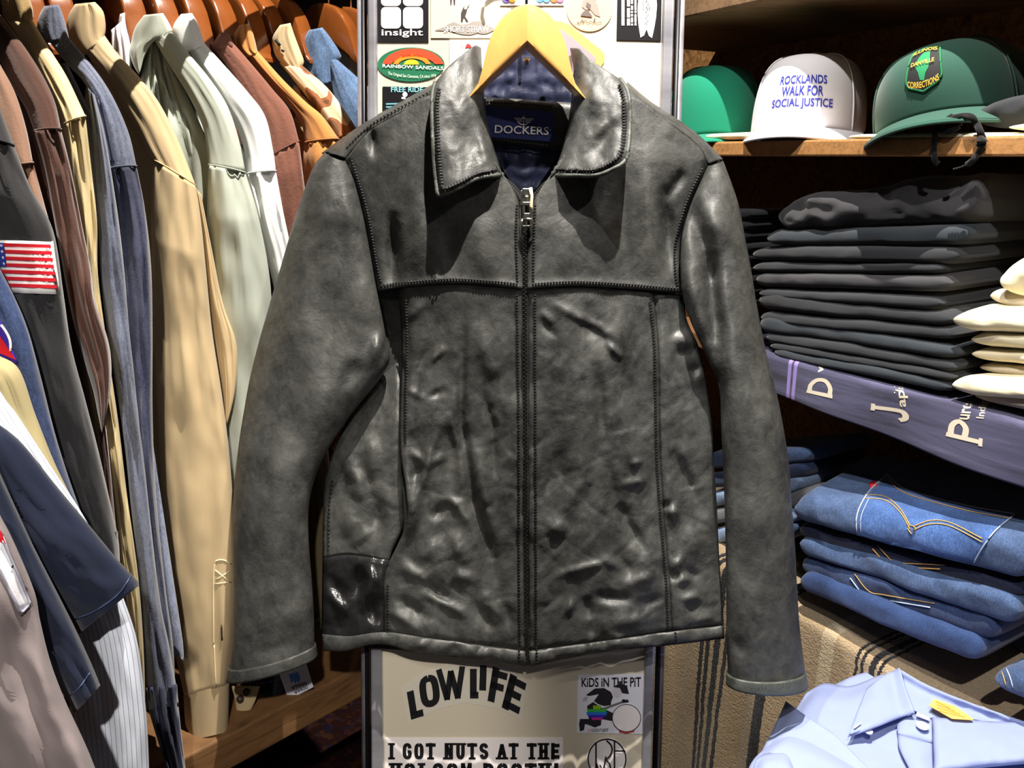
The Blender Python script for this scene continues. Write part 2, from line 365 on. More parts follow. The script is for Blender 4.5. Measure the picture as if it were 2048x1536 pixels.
prt(s, poly2d([(922, 26), (927, 14), (936, 12), (933, 24), (930, 33), (937, 43), (933, 43), (928, 34), (925, 43), (922, 43)], [(935, 10), (939, 8), (937, 14), (933, 17)]), (52, 44, 44), 'figure')
prt(s, poly2d([(928, 12), (930, 0), (936, -8), (940, 2), (938, 9), (934, 16)], ell(931, 16, 3, 3, 12)), (238, 232, 226), 'figure', 1)
prt(s, poly2d([(900, -10), (905, -10), (903, 9), (901, 9)], [(906, -10), (911, -10), (910, 9), (908, 9)]), (60, 36, 40), 'figure')
s = sticker('green oval sticker with a red, orange and yellow rainbow', ell(822, 129, 67, 34, 48), plain('green_vinyl', (32, 110, 76), .4))
def arch(cx, cy, rx, ry, w, k=24):
    o = ell(cx, cy, rx, ry, k, math.pi*1.06, math.pi*1.94, False); i = ell(cx, cy, rx-w, ry-w, k, math.pi*1.1, math.pi*1.9, False)
    return np.array(o+i), [[q, q+1, k+q+1, k+q] for q in range(k-1)]
prt(s, arch(826, 135, 62, 38, 16), (250, 66, 24)); prt(s, arch(824, 133, 38, 25, 9), (246, 138, 26)); prt(s, poly2d(ell(823, 129, 15, 10, 20, math.pi, 2*math.pi, False)), (250, 240, 30))
V, F = text2d('RAINBOW SANDALS', .014); prt(s, (quadmap(V, [(765, 128), (887, 133), (887, 140), (765, 135)]), F), wht, 'lettering', 1)
V, F = text2d('The Original San Clemente, CA since 1974', .004, 8); V = quadmap(V, [(776, 143), (872, 148), (872, 156), (776, 151)]); V[:, 1] += 4*np.sin((V[:, 0]-776)/96*math.pi); prt(s, (V, F), (226, 236, 222), 'lettering', 1)
s = sticker('black sticker with pale blue capitals half hidden behind the left collar', [(765, 173), (900, 175), (900, 290), (765, 290)], blk)
V, F = text2d('FREE RIDE', .014); prt(s, (quadmap(V, rect(782, 174, 64, 10)), F), (140, 214, 226), 'lettering'); prt(s, poly2d(ell(810, 189, 5, 5, 16), rect(803, 194, 8, 4)), wht)
prt(s, m2(*[stroke2d([[(772, 208+k*6), (806, 207+k*6)]], 3) for k in range(3)]), (110, 170, 184), 'lettering')
s = sticker('white sticker with a tiny red capped line drawing peeking over the left collar', [(899, 80), (985, 80), (985, 160), (899, 160)], wht)
prt(s, poly2d([(930, 96), (933, 89), (936, 87), (941, 90), (945, 97), (937, 95)]), (226, 44, 40)); prt(s, m2(stroke2d([[(931, 97), (930, 103), (936, 108), (943, 103), (944, 98)], [(918, 106), (920, 112), (920, 118)], [(926, 106), (927, 118)], [(930, 108), (924, 112), (927, 118)]], .8), ring2d(924, 92, 3, 3, .7, 20)), (120, 112, 116), k=1)
s = sticker('white sticker edged with bright coloured scallops at the top beside the hanger hook', [(1000, -60), (1128, -60), (1128, 11), (1000, 11)], wht)
for x, c in ((1012, (110, 90, 200)), (1024, (240, 200, 60)), (1080, (90, 150, 246)), (1093, (90, 150, 246)), (1108, (240, 110, 50)), (1120, (246, 110, 150))): prt(s, poly2d(ell(x, -4, 8, 9, 20)), c, k=int(x) % 3)
s = sticker('peach round sticker with a grey profile of a bearded head and a signature', ell(1179, 17, 46, 46, 48), plain('peach_vinyl', (226, 184, 146), .5))
prt(s, poly2d([(1166, 0), (1172, -14), (1186, -12), (1192, -2), (1190, 4), (1196, 10), (1198, 22), (1201, 34), (1190, 30), (1180, 18), (1172, 20), (1164, 14)]), (150, 134, 124), 'portrait')
prt(s, poly2d([(1160, 31), (1168, 22), (1176, 20), (1186, 34), (1174, 33)], [(1174, 4), (1182, 10), (1180, 20), (1172, 12)]), (96, 84, 80), 'portrait', 1)
prt(s, stroke2d([resample([(1158, 43), (1154, 46), (1160, 46), (1165, 38), (1166, 46), (1170, 40), (1176, 46), (1182, 42), (1186, 46), (1190, 36), (1190, 46), (1197, 45), (1204, 44)], 60)], 1.2), (60, 50, 46), 'lettering', 1)
s = sticker('black sticker with a white twin-tailed surfboard at the right edge of the board', [(1236, -60), (1324, -60), (1322, 82), (1233, 80)], blk)
prt(s, poly2d([(1293, -60), (1302, -50), (1311, -20), (1314, 10), (1312, 35), (1308, 58), (1304, 76), (1298, 72), (1293, 58), (1288, 71), (1281, 75), (1277, 50), (1275, 20), (1278, -20), (1285, -50)]), wht, 'surfboard')
prt(s, stroke2d([resample([(1291, -30), (1296, -20), (1291, -12), (1295, -4), (1292, 4), (1297, 8), (1292, 14), (1296, 20), (1291, 24), (1297, 30), (1291, 36), (1297, 42), (1290, 46), (1297, 52)], 70), [(1287, -10), (1287, 22)], [(1299, 6), (1299, 22)], [(1293, 16), (1302, 16)]], 1.1), (40, 34, 36), 'lettering', 2)
for x, hs in ((1245, ((-60, 36), (36.5, 51))), (1256, ((-60, 13), (16, 35), (37, 51))), (1263, ((-20, 8), (11, 20), (22, 26), (28, 33), (35, 45), (47, 51))), (1270, ((-60, 20), (21, 26), (28, 45), (46, 51)))):
    for a, b in hs: prt(s, poly2d(rrect(x-(2 if x < 1260 else 1), a, 6 if x < 1260 else 4, b-a, 1)), wht, 'lettering')
s = sticker('yellow rounded sticker with a mauve centre showing beside the hanger', [(1092, 52), (1104, 43), (1120, 42), (1140, 50), (1172, 76), (1205, 102), (1210, 112), (1208, 124), (1198, 140), (1130, 190), (1090, 140)], plain('yellow_vinyl', (232, 186, 92), .5))
prt(s, poly2d([(1108, 58), (1122, 58), (1160, 88), (1192, 116), (1187, 130), (1140, 170), (1118, 100)]), (166, 138, 146), 'window')
# lower half
s = sticker('clear arched sticker with bold black hand-cut capitals under the jacket hem', [(803, 1378), (850, 1345), (920, 1325), (990, 1326), (1030, 1343), (1055, 1366), (1043, 1440), (1000, 1418), (930, 1405), (870, 1420), (818, 1448)], plain('clear_vinyl', (212, 206, 192), .4), d=.0008)
V, F = word2d('LOWLIFE', 0, 0, 1, 1, .055); P = []
for u, w in V:
    ang = (u-.5)*1.12; y0 = 1392-62*math.cos(ang*1.25); hh = 64+ (abs(u-.5)*10)
    P.append((930+226*math.sin(ang)*.99-(w-.5)*math.sin(ang)*34, y0+ (w*hh) + 0*u))
V2, F2 = [], []
WL = [('L', 812, 1373, 40, 62, -.10), ('O', 838, 1350, 42, 64, -.08), ('W', 874, 1332, 58, 70, -.04), ('L', 937, 1331, 28, 66, 0), ('I', 957, 1331, 18, 50, .02), ('F', 977, 1338, 36, 68, .10), ('E', 1008, 1355, 40, 68, .16)]
for c, x, y, w, h, k in WL:
    a, b = word2d(c, 0, 0, w/(.6 if c == 'I' else 1) if 0 else w, h, 13.5 if c != 'W' else 11.5, gap=.0)
    a = np.array(a); sh = (a[:, 1]-h/2); a = np.stack([a[:, 0]-sh*k*1.6, a[:, 1]+(a[:, 0]-w/2)*k*3.2], 1); prt(s, (a+[x, y], b), M['black'], 'lettering')
s = sticker('white rectangular sticker with black slab-serif shouting capitals at the bottom of the board', [(770, 1476), (1126, 1476), (1126, 1700), (770, 1700)], wht)
prt(s, word2d('I GOT NUTS AT THE', 776, 1486, 346, 33, 7.2, serif=True), M['black'], 'lettering'); prt(s, word2d('HOLCOM BOOTH!', 777, 1526, 344, 36, 8.2, serif=True), M['black'], 'lettering')
s = sticker('white square sticker of a leaping guitarist with a rainbow guitar', [(1156, 1350), (1290, 1348), (1286, 1468), (1154, 1466)], plain('pale_vinyl', (232, 232, 244), .4))
V, F = text2d('KiDS iN THE PiT', .02); prt(s, (quadmap(V, [(1163, 1356), (1282, 1354), (1282, 1374), (1163, 1374)]), F), M['black'], 'lettering')
gb = (38, 36, 42)
prt(s, poly2d([(1172, 1390), (1190, 1377), (1208, 1376), (1222, 1384), (1226, 1394), (1222, 1404), (1222, 1410), (1208, 1412), (1196, 1408), (1188, 1402), (1198, 1388), (1178, 1392)]), gb, 'figure'); prt(s, poly2d(ell(1234, 1384, 9, 11, 20)), (214, 212, 218), 'figure'); prt(s, poly2d([(1226, 1374), (1240, 1366), (1254, 1372), (1258, 1388), (1244, 1386), (1240, 1376)]), gb, 'figure', 1)
prt(s, poly2d([(1164, 1402), (1168, 1394), (1176, 1393), (1174, 1402)]), (190, 188, 198), 'figure'); prt(s, poly2d([(1174, 1412), (1186, 1404), (1204, 1416), (1226, 1426), (1224, 1442), (1203, 1438), (1202, 1450), (1190, 1455), (1178, 1450), (1170, 1448), (1168, 1460), (1160, 1463), (1158, 1448), (1160, 1438), (1178, 1438)]), gb, 'figure')
for k, (y0, y1, c) in enumerate(((1411, 1418, (150, 190, 40)), (1418, 1424, (60, 180, 70)), (1424, 1430, (40, 120, 210)), (1430, 1435, (60, 40, 190)), (1435, 1440, (200, 50, 150)))):
    w0 = (8, 20, 21, 18, 11)[k]; prt(s, poly2d([(1194-w0, y0), (1194+w0, y0), (1194+w0*.9, y1), (1194-w0*.95, y1)]), c, 'guitar', 2)
prt(s, stroke2d([[(1206, 1418), (1256, 1400)]], 4), (120, 116, 120), 'guitar', 1); prt(s, poly2d([(1243, 1402), (1246, 1398), (1257, 1401), (1258, 1404), (1246, 1406)]), gb, 'guitar', 2)
prt(s, poly2d(ell(1253, 1436, 29, 28, 40)), wht, 'badge', 2); prt(s, ring2d(1253, 1436, 29, 28, 1.4), gb, 'badge', 3)
prt(s, poly2d([(1238, 1461), (1253, 1464), (1268, 1460), (1269, 1463), (1253, 1467), (1238, 1464)]), (196, 60, 62), 'badge', 3)
V, F = text2d('KiDSiNTHEPiT', .012); prt(s, (quadmap(V, rect(1183, 1457, 34, 7)), F), M['black'], 'lettering'); prt(s, ring2d(1178, 1461, 3, 3, .9, 16), (226, 110, 130))
s = sticker('round line monogram sticker below the guitarist sticker', ell(1214, 1518, 40, 42, 48), wht, d=.0006)
prt(s, ring2d(1214, 1518, 39, 41, 2.6), M['black'], 'lettering')
prt(s, stroke2d([[(1192, 1484), (1192, 1536), (1193, 1545)], [(1229, 1481), (1229, 1552)], [(1230, 1502), (1251, 1502)], [(1193, 1528), (1198, 1545)], [(1200, 1530), (1206, 1545), (1212, 1513)], resample([(1213, 1481), (1222, 1490), (1224, 1502), (1219, 1513), (1213, 1520), (1219, 1528), (1222, 1540)], 30)], 3), M['black'], 'lettering', 1)
# ------------------------------------------------------------------ the leather jacket
def ip(tab, y): t = np.array(tab, float); return np.interp(y, t[:, 0], t[:, 1])
XL = [(240, 700), (300, 690), (420, 722), (540, 748), (620, 766), (720, 774), (850, 690), (940, 655), (1110, 645), (1310, 643)]
XR = [(240, 1400), (320, 1415), (400, 1390), (480, 1365), (590, 1367), (650, 1382), (720, 1405), (860, 1427), (1000, 1430), (1150, 1442), (1310, 1450)]
WR = [ # wrinkles: x0 y0 x1 y1 sigma mm
 (785, 420, 788, 600, 9, -9), (745, 255, 750, 320, 6, -5), (835, 360, 838, 560, 14, 3.5), (905, 420, 900, 565, 12, -3), (960, 420, 968, 560, 14, 3.5), (870, 540, 874, 570, 4, 2),
 (1332, 370, 1336, 560, 9, -9), (1290, 280, 1300, 560, 16, 5), (1240, 330, 1250, 560, 9, -3), (1200, 380, 1190, 560, 13, 3), (1135, 430, 1125, 560, 14, 3), (1370, 340, 1330, 400, 7, -4),
 (925, 590, 926, 700, 6, -5), (926, 700, 921, 850, 5, -6), (921, 850, 945, 1000, 6, -6), (945, 1000, 985, 1120, 7, -6), (985, 1120, 1005, 1230, 7, -4), (960, 770, 985, 850, 5, -4), (985, 850, 990, 960, 6, -4),
 (955, 640, 985, 760, 9, 3), (945, 870, 975, 1010, 9, 5), (975, 1010, 1005, 1120, 10, 4), (890, 690, 850, 735, 5, 3), (880, 640, 838, 740, 5, -2.5), (838, 740, 822, 850, 5, -2),
 (895, 820, 862, 900, 6, 4), (862, 900, 835, 1000, 6, 5), (835, 1000, 818, 1075, 7, 5), (895, 820, 925, 900, 5, 3), (925, 900, 932, 980, 6, 3), (880, 850, 850, 970, 8, -3), (905, 850, 895, 960, 10, -3), (850, 930, 900, 910, 5, 2),
 (815, 900, 850, 925, 5, 3), (820, 960, 850, 930, 5, -3), (880, 990, 915, 1010, 6, 4), (915, 1010, 945, 1060, 6, 3), (860, 1040, 905, 1000, 6, -4), (905, 1060, 930, 1130, 9, 4), (880, 1080, 830, 1130, 9, 4),
 (800, 1130, 860, 1160, 8, 4), (850, 1165, 905, 1205, 6, -5), (840, 1180, 940, 1235, 6, 4), (785, 1190, 860, 1240, 6, -4), (770, 1215, 840, 1262, 6, 3), (900, 1150, 960, 1160, 7, 3), (960, 1180, 1010, 1250, 8, 3), (945, 1200, 985, 1265, 6, -4), (1000, 1200, 1030, 1260, 6, -2),
 (810, 775, 850, 800, 4, 2), (855, 795, 890, 780, 4, -2), (815, 640, 850, 600, 6, 2), (1000, 600, 1010, 900, 12, 2.5),
 (1090, 600, 1200, 655, 5, 2.4), (1200, 655, 1245, 690, 5, 2.4), (1160, 640, 1225, 700, 9, -2), (1210, 680, 1245, 720, 4, 3), (1075, 640, 1120, 680, 5, -2), (1085, 620, 1105, 650, 4, 2), (1195, 720, 1200, 800, 6, -4.5), (1200, 800, 1208, 900, 7, -4), (1205, 900, 1235, 1010, 8, -5), (1235, 1010, 1290, 1110, 8, -6), (1290, 1110, 1340, 1162, 7, -6),
 (1180, 600, 1182, 680, 9, -3), (1235, 600, 1240, 720, 10, 2.5), (1170, 830, 1165, 960, 12, 3.5), (1165, 960, 1105, 1070, 9, 4), (1230, 760, 1255, 860, 9, 3), (1255, 860, 1290, 1000, 10, 4), (1130, 880, 1080, 1010, 10, -2.5), (1260, 930, 1290, 920, 4, 2.5), (1240, 970, 1300, 960, 5, 2.5), (1100, 790, 1105, 900, 12, -2),
 (1095, 1070, 1135, 1045, 9, 4.5), (1095, 1155, 1210, 1125, 5, 3), (1210, 1125, 1250, 1140, 6, 3), (1180, 1190, 1270, 1200, 7, -5), (1170, 1190, 1180, 1240, 7, -4), (1240, 1170, 1330, 1150, 9, 4), (1270, 1215, 1335, 1190, 7, -3), (1130, 1210, 1150, 1220, 10, 4), (1200, 1250, 1320, 1235, 8, 3), (1260, 1080, 1320, 1150, 7, 3), (1230, 1100, 1270, 1160, 6, -3),
 (1350, 1118, 1366, 1130, 7, 4), (1350, 1140, 1352, 1165, 5, -5), (1365, 1135, 1395, 1160, 5, -4), (1345, 1165, 1390, 1150, 5, 3), (1360, 1200, 1400, 1190, 5, 4), (1370, 1225, 1410, 1205, 5, -3), (1380, 1245, 1430, 1232, 5, 3), (1345, 900, 1380, 975, 8, -6), (1380, 975, 1400, 1040, 8, -4), (1335, 1030, 1360, 1020, 8, 5), (1330, 1000, 1332, 1020, 6, -4), (1390, 1050, 1380, 1120, 10, 3),
 (1365, 660, 1378, 700, 12, 6), (1400, 735, 1425, 770, 9, 5), (1375, 745, 1400, 735, 6, -4), (1345, 710, 1370, 790, 6, -3),
 (690, 900, 730, 1000, 8, 4), (745, 860, 740, 960, 9, 4), (720, 900, 760, 1060, 8, -3), (700, 1000, 690, 1080, 8, 3), (770, 1000, 740, 1080, 10, -4), (700, 1090, 760, 1050, 6, 2),
 (735, 1125, 745, 1160, 5, 6), (745, 1160, 720, 1230, 6, 5), (760, 1130, 765, 1200, 5, 3), (720, 1130, 715, 1200, 7, -5), (655, 1180, 700, 1235, 6, 4), (650, 1150, 690, 1200, 7, -3), (740, 1190, 750, 1250, 6, -5),
 (1180, 1265, 1184, 1320, 4, 2.5), (1205, 1262, 1215, 1312, 5, -3), (1235, 1265, 1238, 1300, 7, 3), (1300, 1268, 1340, 1290, 6, -2), (830, 1280, 850, 1300, 7, 3), (900, 1290, 920, 1310, 7, -3), (960, 1300, 980, 1318, 8, 3)]
def chains(L):
    out = []
    for x0, y0, x1, y1, g, a in L:
        if out and out[-1][0][-1] == (x0, y0) and out[-1][1][-1][1]*a > 0: out[-1][0].append((x1, y1)); out[-1][1].append((g, a))
        else: out.append(([(x0, y0), (x1, y1)], [(g, a)]))
    return out
def creases(x, y, L):
    """sum of soft ridges and valleys along polylines, tapering to nothing at both ends"""
    x = np.asarray(x, float); y = np.asarray(y, float); tot = np.zeros(np.broadcast(x, y).shape)
    for P, GA in L:
        seg = [math.dist(P[i], P[i+1]) for i in range(len(GA))]; T = sum(seg); best = np.full(tot.shape, 1e9); val = np.zeros(tot.shape); acc = 0
        for i, (g, a) in enumerate(GA):
            (x0, y0), (x1, y1) = P[i], P[i+1]; vx, vy = x1-x0, y1-y0; t = np.clip(((x-x0)*vx+(y-y0)*vy)/(vx*vx+vy*vy), 0, 1)
            d2 = (x-x0-t*vx)**2+(y-y0-t*vy)**2; q = (acc+t*seg[i])/T; tp = np.clip(np.sin(np.pi*q), 0, 1); g = g*1.2
            v = a*.001*tp*np.exp(-d2/(2*g*g)); m = d2 < best; val = np.where(m, v, val); best = np.minimum(best, d2); acc += seg[i]
        tot = tot+val
    return tot
WC = chains(WR)
def wrink(x, y): return creases(x, y, WC)*1.65
def torso(x, y):
    xl = ip(XL, y); xr = ip(XR, y); u = np.clip((2*x-xl-xr)/(xr-xl), -1, 1)
    A = np.interp(y, [180, 300, 450, 1330], [.012, .026, .034, .036])
    d = .028+A*(1-np.abs(u)**3)
    low = np.clip((y-560)/200, 0, 1)
    n = fbm(x/46+.7*y/200, y/70, 3, 4)*.0046*(.3+.7*low)+fbm(x/17, y/24, 9, 2)*.0005
    xr_ = x*.83+y*.56; yr_ = -x*.56+y*.83; x2 = x*.8-y*.6; y2_ = x*.6+y*.8
    rg = np.exp(-(fbm(xr_/150, yr_/70, 41, 2)/.06)**2)*.0011+np.exp(-(fbm(x2/150, y2_/64, 57, 2)/.06)**2)*.0008
    big = fbm(x/85+y/900, y/240, 83, 2)*.0085*low
    return d+wrink(x, y)+n+big-rg*(.05+.95*np.clip((y-640)/380, 0, 1))
JB = jp(1050, 1330, .02)
jk = thing('leather_jacket', 'worn black leather zip jacket hanging in front of the sticker covered board', 'jacket', JB)
def seam_roll(E, sides, a=.004, w=6):
    d = 0
    for s in sides: d = d-a*np.exp(-(E[s]/w)**2)
    return d
def panel(name, T, B, L, R, extra=0, roll='TBLR', fn=None, mat=None, solid=.0018, step=4.5, surf=torso, label=None, a=.004):
    P, U, Vv, E = coons(T, B, L, R, step); x, y = P[..., 0], P[..., 1]
    d = surf(x, y)+extra+seam_roll(E, roll, a)
    if fn: d = d+fn(x, y, U, Vv, E)
    v = np.array([jp(a, b, c) for a, b, c in zip(x.ravel(), y.ravel(), d.ravel())])
    return mk(name, v, grid_faces(*x.shape, flip=True), mat or M['leather'], jk, solid=solid, label=label)
STV, STF, STN = [], [], [0]
def stitch(line, dfun, L=3.8, gap=2.9, w=1.25, lift=.0002):
    P = resample(line, max(2, int(plen(resample(line, 60))/1.0))); i = 0
    while i+int(L) < len(P):
        a, b = P[i], P[i+int(L)]; t = (b-a)/np.linalg.norm(b-a); n = np.array([-t[1], t[0]])*w/2; m = (a+b)/2
        q = [a, m+n, b, m-n]; dd = [float(dfun(k[0], k[1]))+.0001 for k in q]; b0 = len(STV)
        STV.extend([jp(k[0], k[1], e) for k, e in zip(q, dd)]); STV.append(jp(m[0], m[1], float(dfun(m[0], m[1]))+lift+.0006))
        for k in range(4): STF.append([b0+k, b0+4, b0+(k+1) % 4])
        i += int(L+gap)
def flush(o):
    bm = bmesh.new(); bm.from_mesh(o.data); o.data.materials.append(M['stitch']); b = wloc(o)
    vs = [bm.verts.new(Vector(p-b)) for p in STV]
    for f in STF: bm.faces.new([vs[i] for i in f]).material_index = len(o.data.materials)-1
    bm.to_mesh(o.data); bm.free(); STV.clear(); STF.clear()
def sewn(o, *lines):
    for ln in lines: stitch(*ln)
    flush(o)
# back of the jacket and its lining, seen through the neck
bk = lambda x, y: np.full_like(np.asarray(x, float), .010)
panel('back_panel', [(650, 312), (745, 262), (868, 195), (955, 170), (1053, 160), (1140, 170), (1255, 190), (1350, 245), (1440, 322)], [(648, 1290), (1050, 1310), (1445, 1275)], [(650, 312), (690, 420), (740, 620), (690, 850), (650, 1000), (648, 1290)], [(1440, 322), (1385, 430), (1372, 640), (1425, 900), (1445, 1275)], surf=bk, roll='', step=16)
def shoulder(x, y, side): return .03+0*x
tl = lambda x, y: torso(x, y)
# yokes
YL_T = [(690, 320), (738, 263), (800, 226), (868, 192), (948, 262), (1003, 350)]; YL_L = [(690, 320), (722, 420), (746, 540), (757, 583)]
YL_B = [(757, 583), (800, 575), (900, 567), (980, 571), (1046, 578)]; YL_R = [(1003, 350), (1022, 372), (1037, 405), (1040, 460), (1044, 520), (1046, 578)]
YR_T = [(1110, 350), (1165, 265), (1258, 192), (1349, 254), (1400, 296), (1415, 332)]; YR_R = [(1415, 332), (1385, 402), (1362, 480), (1360, 540), (1365, 586)]
YR_B = [(1055, 578), (1150, 572), (1250, 577), (1365, 586)]; YR_L = [(1110, 350), (1086, 370), (1068, 402), (1060, 450), (1055, 520), (1055, 578)]
lip = lambda x, y, U, V, E: .0022*np.exp(-((E['B']-3)/9)**2)+.0008
yk1 = panel('yoke', YL_T, YL_B, YL_L, YL_R, .0, 'LR', lip); yk2 = panel('yoke', YR_T, YR_B, YR_L, YR_R, .0, 'LR', lip)
yl = lambda x, y: torso(x, y)+.0030
y2 = lambda x, y: torso(x, y)+.0012
sewn(yk1, ([(762, 572), (800, 566), (900, 558), (980, 562), (1036, 568)], yl), ([(704, 322), (734, 420), (756, 540), (766, 572)], y2), ([(1034, 410), (1032, 470), (1035, 566)], y2))
sewn(yk2, ([(1064, 568), (1150, 563), (1250, 568), (1356, 577)], yl), ([(1404, 338), (1374, 402), (1352, 480), (1350, 540), (1355, 576)], y2), ([(1070, 410), (1068, 470), (1066, 566)], y2))
# fronts
FL_L = [(797, 574), (803, 700), (800, 800), (800, 896), (812, 985), (811, 1050), (778, 1125), (768, 1165), (768, 1266)]
FL_R = [(1046, 574), (1048, 900), (1047, 1100), (1050, 1303)]; FL_B = [(768, 1266), (850, 1276), (950, 1290), (1050, 1303)]
def pocket(x, y, U, V, E):
    up_ = -.012*np.exp(-((y-650)/90)**2)*np.exp(-(E['L']/14)**2)
    return up_+pocket_(x, y, U, V, E)
def pocket_(x, y, U, V, E):
    k = np.exp(-((y-1000)/95)**2); e = E['L']; return k*(.011*np.exp(-(e/16)**2)-.004*np.exp(-((e-34)/14)**2))
fp1 = panel('front_panel', [(797, 574), (900, 566), (1046, 574)], FL_B, FL_L, FL_R, -.001, 'BLR', pocket)
FR_L = [(1055, 574), (1056, 900), (1058, 1303)]; FR_R = [(1308, 584), (1318, 700), (1321, 900), (1328, 1020), (1340, 1160), (1345, 1264)]
fp2 = panel('front_panel', [(1055, 574), (1200, 573), (1308, 584)], [(1058, 1303), (1200, 1284), (1345, 1264)], FR_L, FR_R, -.001, 'BLR')
y3 = lambda x, y: torso(x, y)+.0012
sewn(fp1, ([(1034, 590), (1038, 900), (1038, 1100), (1040, 1295)], y3), ([(812, 600), (815, 700), (812, 800), (811, 890)], y3), ([(775, 1170), (776, 1262)], y3))
sewn(fp2, ([(1070, 590), (1071, 900), (1072, 1100), (1072, 1296)], y3), ([(1300, 596), (1309, 700), (1313, 900), (1320, 1020), (1332, 1160), (1336, 1258)], y3))
# side panels
SL_L = [(757, 583), (770, 650), (776, 715), (735, 790), (690, 850), (655, 940), (647, 1000), (645, 1115)]; SL_R = [(799, 576), (804, 700), (801, 800), (801, 900), (806, 985), (806, 1050), (785, 1100), (778, 1122)]
recess = lambda x, y, U, V, E: -.030*np.exp(-((y-660)/120)**2)-.010*np.exp(-((y-990)/90)**2)*np.exp(-(E['R']/28)**2)
sd1 = panel('side_panel', [(757, 583), (799, 576)], [(645, 1115), (690, 1108), (730, 1112), (778, 1122)], SL_L, SL_R, -.003, 'LR', recess)
panel('side_panel', [(645, 1112), (690, 1106), (730, 1109), (780, 1120)], [(645, 1270), (700, 1274), (768, 1264)], [(645, 1112), (643, 1270)], [(780, 1120), (770, 1165), (768, 1264)], -.001, 'TLR', None, M['leather_shiny'], label='glossier leather piece low on the side')
sewn(sd1, ([(665, 960), (659, 1010), (657, 1105)], lambda x, y: torso(x, y)-.002, 4, 4))
SR_R = [(1365, 586), (1374, 640), (1398, 695), (1407, 740), (1425, 860), (1428, 1000), (1441, 1150), (1448, 1252)]
panel('side_panel', [(1308, 584), (1365, 586)], [(1345, 1264), (1448, 1252)], FR_R, SR_R, -.001, 'TBLR')
# hem
hl = lambda x, y, U, V, E: .0022+.0012*np.sin(np.pi*V)
hm1 = panel('hem_band', [(644, 1268), (700, 1272), (768, 1264), (850, 1275), (950, 1289), (1050, 1302)], [(646, 1302), (690, 1303), (741, 1290), (782, 1292), (830, 1306), (969, 1320), (1053, 1333)], [(644, 1268), (646, 1302)], [(1050, 1302), (1053, 1333)], 0, 'TBLR', hl, M['leather'], a=.0016)
hm2 = panel('hem_band', [(1058, 1302), (1200, 1283), (1345, 1263), (1448, 1251)], [(1060, 1333), (1200, 1305), (1345, 1290), (1449, 1277)], [(1058, 1302), (1060, 1333)], [(1448, 1251), (1449, 1277)], 0, 'TBLR', hl, M['leather'], a=.0016)
sewn(hm1, ([(1038, 1300), (1040, 1326)], lambda x, y: torso(x, y)+.005)); sewn(hm2, ([(1073, 1298), (1074, 1326)], lambda x, y: torso(x, y)+.005), ([(1350, 1264), (1354, 1288)], lambda x, y: torso(x, y)+.005))
# shoulder strips behind the seam
sh = lambda x, y: torso(x, y)
tl_ = lambda x, y, U, V, E: -.030*(1-V)**1.6+.001
ss1 = panel('shoulder_strip', [(643, 306), (690, 272), (740, 238), (800, 204), (866, 168)], [(692, 319), (740, 261), (800, 225), (868, 191)], [(643, 306), (668, 309), (692, 319)], [(866, 168), (868, 191)], 0, 'B', tl_)
panel('shoulder_strip', [(1255, 164), (1300, 202), (1349, 234), (1400, 272), (1446, 318)], [(1258, 191), (1349, 253), (1400, 295), (1416, 330)], [(1255, 164), (1258, 191)], [(1446, 318), (1432, 322), (1416, 330)], 0, 'B', tl_)
sewn(ss1, ([(694, 296), (740, 252), (800, 216), (864, 182)], lambda x, y: torso(x, y)-.004, 4, 4))
